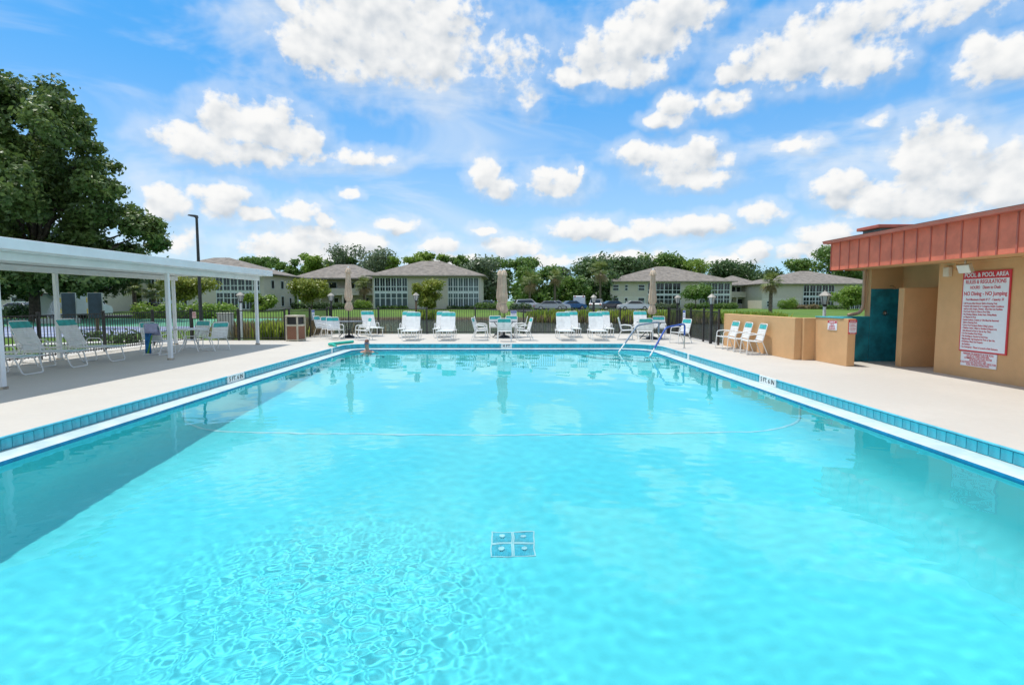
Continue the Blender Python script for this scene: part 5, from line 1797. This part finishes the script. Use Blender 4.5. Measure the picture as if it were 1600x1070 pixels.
def big_oak():
    rng = np.random.default_rng(3)
    cx, cy = -38.5, 45.0
    t = empty('oak_tree', (cx, cy, gz(cx, cy)), 0, 'huge dark oak tree towering over the canopy beside the courts', 'tree')
    lst = [(-38.98,17.9,2.62),(-35.99,17.2,2.51),(-34.33,15.27,2.2),(-37.2,13.78,3.14),(-39.78,12.78,3.14),(-33.44,13.29,2.41),(-32.53,11.55,2.2),(-31.4,10.8,1.57),(-35.39,10.29,3.14),(-38.5,9.28,3.14),(-40.57,8.77,3.14),(-32.95,8.53,2.35),(-34.62,6.25,3.14),(-37.75,5.23,3.14),(-30.18,8.03,1.78),(-28.83,7.37,1.67),(-28.17,6.15,1.26),(-29.94,5.64,1.78),(-32.63,5.23,2.35),(-40.3,5.22,3.14),(-43.5,10.28,4.97),(-43.09,15.74,4.19),(-46.9,5.73,4.97),(-47.34,12.76,4.71),(-39.41,3.6,1.67),(-35.31,3.6,1.67),(-32.44,4.1,1.88),(-43.01,3.6,2.09),(-37.4,3.9,1.9),(-33.6,3.7,1.6),(-31.2,4.2,1.4),(-41.2,4.0,2.0),(-36.2,15.0,2.0),(-40.8,15.2,2.6),(-36.5,12.0,2.6),(-38.8,2.9,1.5),(-36.9,2.9,1.4),(-34.6,3.0,1.4),(-41.0,2.9,1.5)]
    ps = []
    for (x, z, r) in lst:
        for k in range(8):
            dy = rng.normal() * (2.2 if r < 2 else 3.6)
            sc = (cy + dy) / cy
            rr = r * rng.uniform(0.30, 0.62)
            a = rng.uniform(0, 2 * PI)
            off = (r - rr) * math.sqrt(rng.random())
            ps.append((x * (1 + (sc - 1) * 0.9) + off * math.cos(a) - cx, dy, 1.63 + (z - 1.63) * (1 + (sc - 1) * 0.9) + off * math.sin(a), rr))
    V, Q = leaf_cloud(ps, 135000, 0.19, rng, 0.8, 0.30, 0.6)
    np_mesh('crown', V, Q, L_OAK, False, t)
    mb = MB()
    limb(mb, (0, 0, -0.3), (0.4, 0, 5.2), 0.40, 0.34, rng, 6, 0.06)
    for (x, z, r) in lst:
        limb(mb, (0.3, 0, rng.uniform(3.2, 5.4)), ((x - cx) * 0.86, rng.normal() * 1.5, 4 + (z - 4) * 0.86), 0.24, 0.04, rng, 6, 0.10)
    mb.build('trunk', M_BARK, t, True)


big_oak()

BG = [  # name, label, x, y, height, half width, leaf, base fraction, puffs, leaves, size
    ('slash_pine', 'round-crowned pine just above the left house roof ridge', -50.5, 112, 10.2, 3.3, L_MID, 0.55, 9, 1600, 0.36),
    ('slash_pine', 'small pine crown over the roof of the house by the canopy', -58.0, 114, 10.0, 3.4, L_MID, 0.55, 9, 1500, 0.36),
    ('slash_pine', 'pine left of the first gap above the linking wing', -55.5, 128, 11.6, 3.6, L_MID, 0.5, 10, 1700, 0.4),
    ('pine_tree', 'bright pine over the linking wing, first of four', -49.5, 126, 11.2, 3.2, L_MID, 0.5, 9, 1700, 0.4),
    ('pine_tree', 'bright pine over the linking wing, second of four', -45.3, 127, 12.4, 3.2, L_BRIGHT, 0.5, 9, 1700, 0.4),
    ('pine_tree', 'bright pine over the linking wing, third of four', -41.5, 128, 11.4, 3.0, L_BRIGHT, 0.5, 9, 1600, 0.4),
    ('pine_tree', 'bright pine over the linking wing, fourth of four', -37.6, 127, 11.6, 3.2, L_MID, 0.5, 9, 1600, 0.4),
    ('oak_tree', 'broad grey-green oak behind the first umbrella', -32.5, 128, 14.6, 8.2, L_GREY, 0.25, 22, 5200, 0.42),
    ('oak_tree', 'small bright tree between the oak and the porch house', -24.0, 124, 11.6, 4.2, L_BRIGHT, 0.35, 12, 2300, 0.4),
    ('pine_tree', 'tall bright pine over the porch house ridge', -20.0, 125, 12.6, 3.6, L_BRIGHT, 0.45, 10, 1900, 0.4),
    ('pine_tree', 'second bright pine over the porch house ridge', -15.6, 126, 12.3, 2.6, L_BRIGHT, 0.55, 8, 1400, 0.4),
    ('pine_tree', 'bright pine right of the porch house ridge', -11.5, 125, 12.2, 3.3, L_MID, 0.4, 10, 1900, 0.4),
    ('oak_tree', 'grey-green oak leaning over the porch house end', -6.4, 118, 10.8, 6.6, L_GREY, 0.1, 18, 4400, 0.42),
    ('oak_tree', 'dark oak crown behind the middle umbrellas', -3.2, 126, 11.6, 4.6, L_MID, 0.3, 12, 2500, 0.42),
    ('umbrella_pine', 'flat-topped pine with gaps right of the middle umbrellas', 3.2, 124, 11.2, 4.4, L_MID, 0.6, 13, 2100, 0.38),
    ('oak_tree', 'dark oak mass beyond the far lawn by the pale house', 22.5, 140, 13.0, 8.0, L_DARK, 0.12, 22, 5600, 0.46),
    ('oak_tree', 'dark oak behind the pale house end', 31.0, 138, 12.6, 6.5, L_DARK, 0.2, 18, 4200, 0.46),
    ('oak_tree', 'lighter oak crown over the pale house ridge', 38.8, 139, 13.8, 6.6, L_MID, 0.3, 18, 4200, 0.46),
    ('oak_tree', 'second lighter oak over the pale house roof', 45.0, 141, 12.4, 4.6, L_MID, 0.35, 13, 2600, 0.46),
    ('thin_tree', 'thin pale tree with see-through crown above the far roofs', 46.5, 136, 12.0, 4.4, L_BRIGHT, 0.55, 10, 800, 0.34),
    ('oak_tree', 'dark oak above the walkway wing', 57.5, 145, 12.4, 7.4, L_DARK, 0.15, 22, 5000, 0.46),
    ('oak_tree', 'low dark oak left of the cabbage palm', 66.5, 148, 11.0, 6.0, L_DARK, 0.15, 16, 3200, 0.46),
    ('umbrella_pine', 'open pine crown over the right-hand house roof', 72.0, 135, 12.1, 4.6, L_MID, 0.62, 11, 1500, 0.36),
    ('tall_pine', 'tall full tree beside the red fascia corner', 81.0, 134, 15.2, 6.4, L_MID, 0.2, 20, 4600, 0.42),
    ('oak_tree', 'dark tree under the red fascia corner', 91.0, 136, 10.6, 7.0, L_DARK, 0.1, 16, 3600, 0.46),
    ('oak_tree', 'dense tree in the middle gap beside the fan palms', 6.4, 112, 8.6, 5.0, L_MID, 0.05, 16, 3600, 0.4),
    ('oak_tree', 'tall narrow tree standing alone in the middle gap', 11.4, 118, 10.2, 3.4, L_GREY, 0.15, 12, 2200, 0.4),
    ('oak_tree', 'bushy bright tree left of the dark oak mass', 15.6, 116, 6.8, 4.4, L_MID, 0.05, 13, 2600, 0.4),
    ('oak_tree', 'bushy tree behind the delivery van', 20.3, 117, 8.0, 3.8, L_DARK, 0.05, 12, 2400, 0.4),
    ('oak_tree', 'shady tree behind the access road cars', -60.0, 88, 9.0, 6.0, L_DARK, 0.15, 14, 2600, 0.4),
    ('oak_tree', 'dark tree beyond the score boards', -42.5, 56, 7.6, 6.2, L_DARK, 0.27, 18, 5200, 0.30),
]
for i, (nm, lab, x, y, h, rx, lm, cf, pf, lv, sz) in enumerate(BG):
    tree(nm, lab, x, y, h, rx, lm, 100 + i, cf, pf, lv, sz, trunk_r=0.22)

# small ornamental trees and bushes by the houses
for i, (lab, x, y, h, rx, lm, cf, lv) in enumerate((
        ('round clipped bush in front of the porch house', -12.6, 86.5, 4.9, 2.9, L_YELL, 0.06, 4200),
        ('wide round-topped tree left of the first umbrella', -31.0, 87.5, 5.0, 3.6, L_YELL, 0.30, 3600),
        ('yellow-green spreading tree behind the tall street lamp', -41.8, 72, 5.0, 3.3, L_YELL, 0.42, 3000),
        ('bright round bush at the corner of the left house', -35.5, 80, 2.7, 2.2, L_BRIGHT, 0.05, 2000),
        ('flat-topped ornamental tree in front of the pale house', 36.3, 106, 5.2, 3.9, L_MID, 0.40, 3200),
        ('leafy small tree in front of the right-hand house', 63.4, 102, 4.7, 3.4, L_BRIGHT, 0.15, 3000),
        ('second leafy small tree beside the downspout', 67.4, 103, 4.9, 3.0, L_MID, 0.20, 2600))):
    tree('ornamental_tree', lab, x, y, h, rx, lm, 300 + i, cf, 12, lv, 0.24, 'ornamental trees by the houses', 0.12, 0.7)


def palm(label, x, y, h, seed, skirt=True, fr=1.6):
    rng = np.random.default_rng(seed)
    t = empty('cabbage_palm', (x, y, gz(x, y) - 0.05), 0, label, 'palm', 'cabbage palms')
    n = 12
    prof = [(0.24 - 0.05 * k / n + 0.018 * (k % 2), h * k / n) for k in range(n + 1)]
    MB().lathe(prof, 12).build('trunk', M_PALMBARK, t, True)
    for kind, count, lo, hi, mm in (('frond', 34, -25, 80, L_PALM),) + ((('dry_frond', 16, -75, -30, L_DRYPALM),) if skirt else ()):
        for k in range(count):
            a = rng.uniform(0, 2 * PI)
            e = R(rng.uniform(lo, hi))
            ln = fr * rng.uniform(0.75, 1.1)
            d = Vector((math.cos(a) * math.cos(e), math.sin(a) * math.cos(e), math.sin(e)))
            s = d.cross(Vector((0, 0, 1)))
            s.normalize()
            u = s.cross(d)
            mb = MB()
            o = Vector((0, 0, h))
            mb.tube([o, o + d * ln * 0.5], [0.03, 0.015], 4)
            c = o + d * ln * 0.5
            for q in range(-5, 6):                            # fan of drooping blades
                b = R(q * 15)
                bd = d * math.cos(b) + s * math.sin(b)
                L = ln * 0.62 * (1 - 0.02 * q * q)
                m = c + bd * L * 0.6 + u * 0.05
                tip = c + bd * L - Vector((0, 0, 0.32 * L))
                w = s * math.cos(b) - d * math.sin(b)
                w = w * 0.055
                mb.add([c, m - w, tip, m + w], [(0, 1, 2, 3)])
            mb.build(kind, mm, t)
    return t


palm('lone cabbage palm on the lawn behind the tan wall', 33.5, 70, 4.1, 41, True, 1.5)
palm('cabbage palm between the first umbrella and the porch house', -24.6, 95, 4.1, 42, True, 1.9)
palm('fan palm just right of the middle umbrellas', 4.2, 104, 5.2, 43, True, 2.3)
palm('slender fan palm next to the one right of the middle umbrellas', 9.0, 105, 6.0, 44, True, 1.7)
palm('tall fan palm at the end of the pale house', 18.3, 109, 7.6, 45, True, 2.6)
palm('young fan palm under the canopy roof line', -39.5, 62, 2.6, 46, False, 1.5)
palm('second young fan palm under the canopy roof line', -43.0, 64, 2.9, 47, False, 1.5)


def hedge(label, x0, x1, y, w, h, lm, seed, name='hedge', size=0.13, dens=150):
    rng = np.random.default_rng(seed)
    z0 = gz((x0 + x1) / 2, y) - 0.05
    L = x1 - x0
    n = max(3, int(L * 1.4))
    ps = [(-L / 2 + L * (k + 0.5) / n, rng.normal() * w * 0.12, h * 0.5 + rng.normal() * h * 0.06, max(w, h) * 0.52 * rng.uniform(0.85, 1.1)) for k in range(n)]
    t = empty(name, ((x0 + x1) / 2, y, z0), 0, label, 'hedge', 'hedges and shrubs by the houses')
    V, Q = leaf_cloud(ps, int(dens * (L + h) * (h + w)), size, rng, h / max(w, h), 0.6)
    V[:, 2] = np.maximum(V[:, 2], 0.02)
    np_mesh('foliage', V, Q, lm, False, t)
    mb = MB()
    for p in ps:
        mb.tube([(p[0], p[1], 0), (p[0] + 0.05, p[1], h * 0.6)], 0.04, 5)
    mb.build('stems', M_BARK, t)
    return t


hedge('clipped hedge at the right end of the porch house', -5.2, -1.6, 90.5, 1.2, 1.3, L_MID, 61)
hedge('clipped hedge right of the middle umbrella', 0.6, 3.6, 86.5, 1.2, 1.3, L_DARK, 62)
hedge('small bright hedge at the left corner of the porch house', -24.6, -22.4, 89.8, 1.0, 1.5, L_BRIGHT, 63)
hedge('mixed low flower hedge under the left porch windows', -21.5, -16.5, 91.0, 0.9, 0.7, L_MID, 64)
hedge('low dark hedge under the right porch windows', -10.0, -5.6, 91.0, 0.9, 0.7, L_DARK, 65)
hedge('bright shrub beside the cabbage palm', 54.6, 57.4, 110, 1.6, 2.1, L_BRIGHT, 66)
hedge('low reddish hedge along the right-hand house', 58.0, 63.5, 112, 1.0, 1.0, L_REED, 67)
hedge('low green hedge under the right-hand porch', 62.0, 70.0, 112.5, 1.0, 0.9, L_MID, 68)
hedge('leafy hedge behind the courts and score boards', -34.5, -25.5, 51.5, 1.5, 1.5, L_BRIGHT, 69)
hedge('dark clipped hedge by the oak trunk', -47.5, -39.6, 52.5, 1.4, 1.4, L_DARK, 70)
hedge('bright croton shrub at the near edge of the courts', -27.6, -23.6, 25.0, 1.4, 1.25, L_BRIGHT, 71)
hedge('shrub row below the linking wing', -36.5, -25.0, 94.0, 1.2, 1.2, L_DARK, 72)
hedge('green shrub row along the pale house', 36.0, 46.5, 111.5, 1.4, 1.3, L_MID, 73)
hedge('ragged shrub at the left end of the pale house', 28.5, 34.5, 111.0, 1.3, 1.2, L_GREY, 74)
hedge('dark shrub beside the near court corner', -16.0, -14.9, 22.3, 0.7, 0.55, L_DARK, 75, size=0.08)
hedge('dark shrub between the score boards and the fence', -18.0, -16.8, 23.0, 0.6, 0.5, L_DARK, 76, size=0.08)


def reeds(name, pts, n, h, lm, seed, spread, wide=0.05):
    """tall blades and canna leaves: a mass nobody could count"""
    rng = np.random.default_rng(seed)
    pts = np.array(pts, float)
    seg = rng.integers(0, len(pts) - 1, n)
    t = rng.random(n)[:, None]
    base = pts[seg] * (1 - t) + pts[seg + 1] * t + rng.normal(size=(n, 2)) * spread
    z = np.maximum(ground_z(base[:, 0], base[:, 1]), -1.0)
    hh = h * rng.uniform(0.55, 1.15, n)
    a = rng.uniform(0, 2 * PI, n)
    ln = rng.uniform(0.1, 0.45, n) * hh
    w = wide * rng.uniform(0.6, 1.4, n)
    dx, dy = np.cos(a), np.sin(a)
    b0 = np.stack([base[:, 0], base[:, 1], z], 1)
    mid = b0 + np.stack([dx * ln * 0.35, dy * ln * 0.35, hh * 0.6], 1)
    tip = b0 + np.stack([dx * ln, dy * ln, hh], 1)
    sd = np.stack([-dy * w, dx * w, np.zeros(n)], 1)
    V = np.stack([b0, mid - sd, tip, mid + sd], 1).reshape(-1, 3)
    tag(np_mesh(name, V, np.arange(n * 4).reshape(-1, 4), lm), kind='stuff')


reeds('canna_plants', [(3.0, 65.6), (9, 64.2), (16, 63.0), (24, 61.4)], 3400, 1.35, L_CANNA, 81, 0.55, 0.13)
reeds('dry_reeds', [(3.0, 64.8), (9, 63.4), (16, 62.3), (24, 60.7)], 2200, 1.0, L_REED, 82, 0.4, 0.05)
reeds('canna_plants', [(-9.6, 74.4), (-11.2, 74.6), (-12.4, 74.4)], 380, 1.35, L_CANNA, 83, 0.35, 0.13)
reeds('dry_reeds', [(-31, 72), (-20, 73.2), (-10, 74.2), (0, 72.2)], 900, 0.4, L_REED, 84, 0.25, 0.05)
reeds('dry_reeds', [(-12.7, 24.2), (-11.2, 24.6), (-9.7, 25.4), (-9.4, 27.4)], 1500, 0.85, L_REED, 85, 0.40, 0.022)
reeds('canna_plants', [(-10.6, 23.7), (-9.8, 23.9), (-9.5, 24.8)], 520, 0.8, L_CANNA, 86, 0.22, 0.05)
reeds('canna_plants', [(-13.0, 25.5), (-11.5, 26.5), (-10.2, 28.2)], 500, 0.8, L_CANNA, 87, 0.5, 0.05)
reeds('dry_reeds', [(-8.2, 28.4), (-7.0, 28.6), (-6.2, 28.5)], 700, 1.0, L_REED, 88, 0.25, 0.025)
reeds('canna_plants', [(24.5, 61.4), (27, 60.8), (30, 60.2)], 900, 1.2, L_CANNA, 89, 0.6, 0.13)


def make_fountain():
    rng = np.random.default_rng(9)
    x0, y0 = -33.6, 41.5
    f = empty('fountain', (x0, y0, 0), 0, 'white water spray of a small fountain beyond the fence by the oak', 'fountain')
    MB().lathe([(1.3, -0.1), (1.35, 0.30), (1.2, 0.32), (1.15, 0.20), (0.1, 0.18)], 26).build('basin', M_PATH, f, True)
    n = 2600
    t = rng.random(n) ** 0.7
    a = rng.uniform(0, 2 * PI, n)
    k = rng.uniform(0.2, 1.0, n)
    r = t * 0.75 * k
    z = 0.2 + (4 * t * (1 - t) * 0.9 + (1 - t) * 0.3) * (2.0 - 0.9 * k) * 0.9
    c = np.stack([r * np.cos(a), r * np.sin(a), z], 1) + rng.normal(size=(n, 3)) * 0.04
    s = rng.uniform(0.010, 0.03, n)[:, None]
    off = np.array([[1, 0, 0], [-0.5, 0.86, 0], [-0.5, -0.86, 0], [0, 0, 1.9]])
    V = (c[:, None, :] + off[None] * s[:, None, :]).reshape(-1, 3)
    b = np.arange(n)[:, None] * 4
    Q = np.concatenate([b + np.array([[0, 1, 3]]), b + np.array([[1, 2, 3]]), b + np.array([[2, 0, 3]])])
    o = np_mesh('spray', V, Q, M_SPRAY, False, f)


make_fountain()

up = empty('utility_pole', (9.2, 146, 0), 0, 'thin utility pole above the middle trees', 'pole')
MB().tube([(0, 0, 0), (0, 0, 11.2)], [0.16, 0.10], 8).build('pole', M_WOOD, up, True)
MB().box(-0.9, 0.9, -0.06, 0.06, 9.2, 9.35).build('cross_arm', M_WOOD, up)


def far_woods():
    rng = np.random.default_rng(77)
    ps = [(x + rng.normal() * 2, 175 + rng.normal() * 6, (2.5 + rng.random() * 5.0) * (0.35 if 8 < x < 26 else 1.0), rng.uniform(2.4, 4.6) * (0.6 if 8 < x < 26 else 1.0)) for x in np.arange(-190, 190, 3.2) for _ in range(2)]
    V, Q = leaf_cloud(ps, 40000, 0.8, rng, 0.9, 0.5)
    V[:, 2] = np.maximum(V[:, 2], -0.1)
    tag(np_mesh('far_woods', V, Q, L_MID), 'green mass of far woods closing the view', None, None, 'stuff')


far_woods()
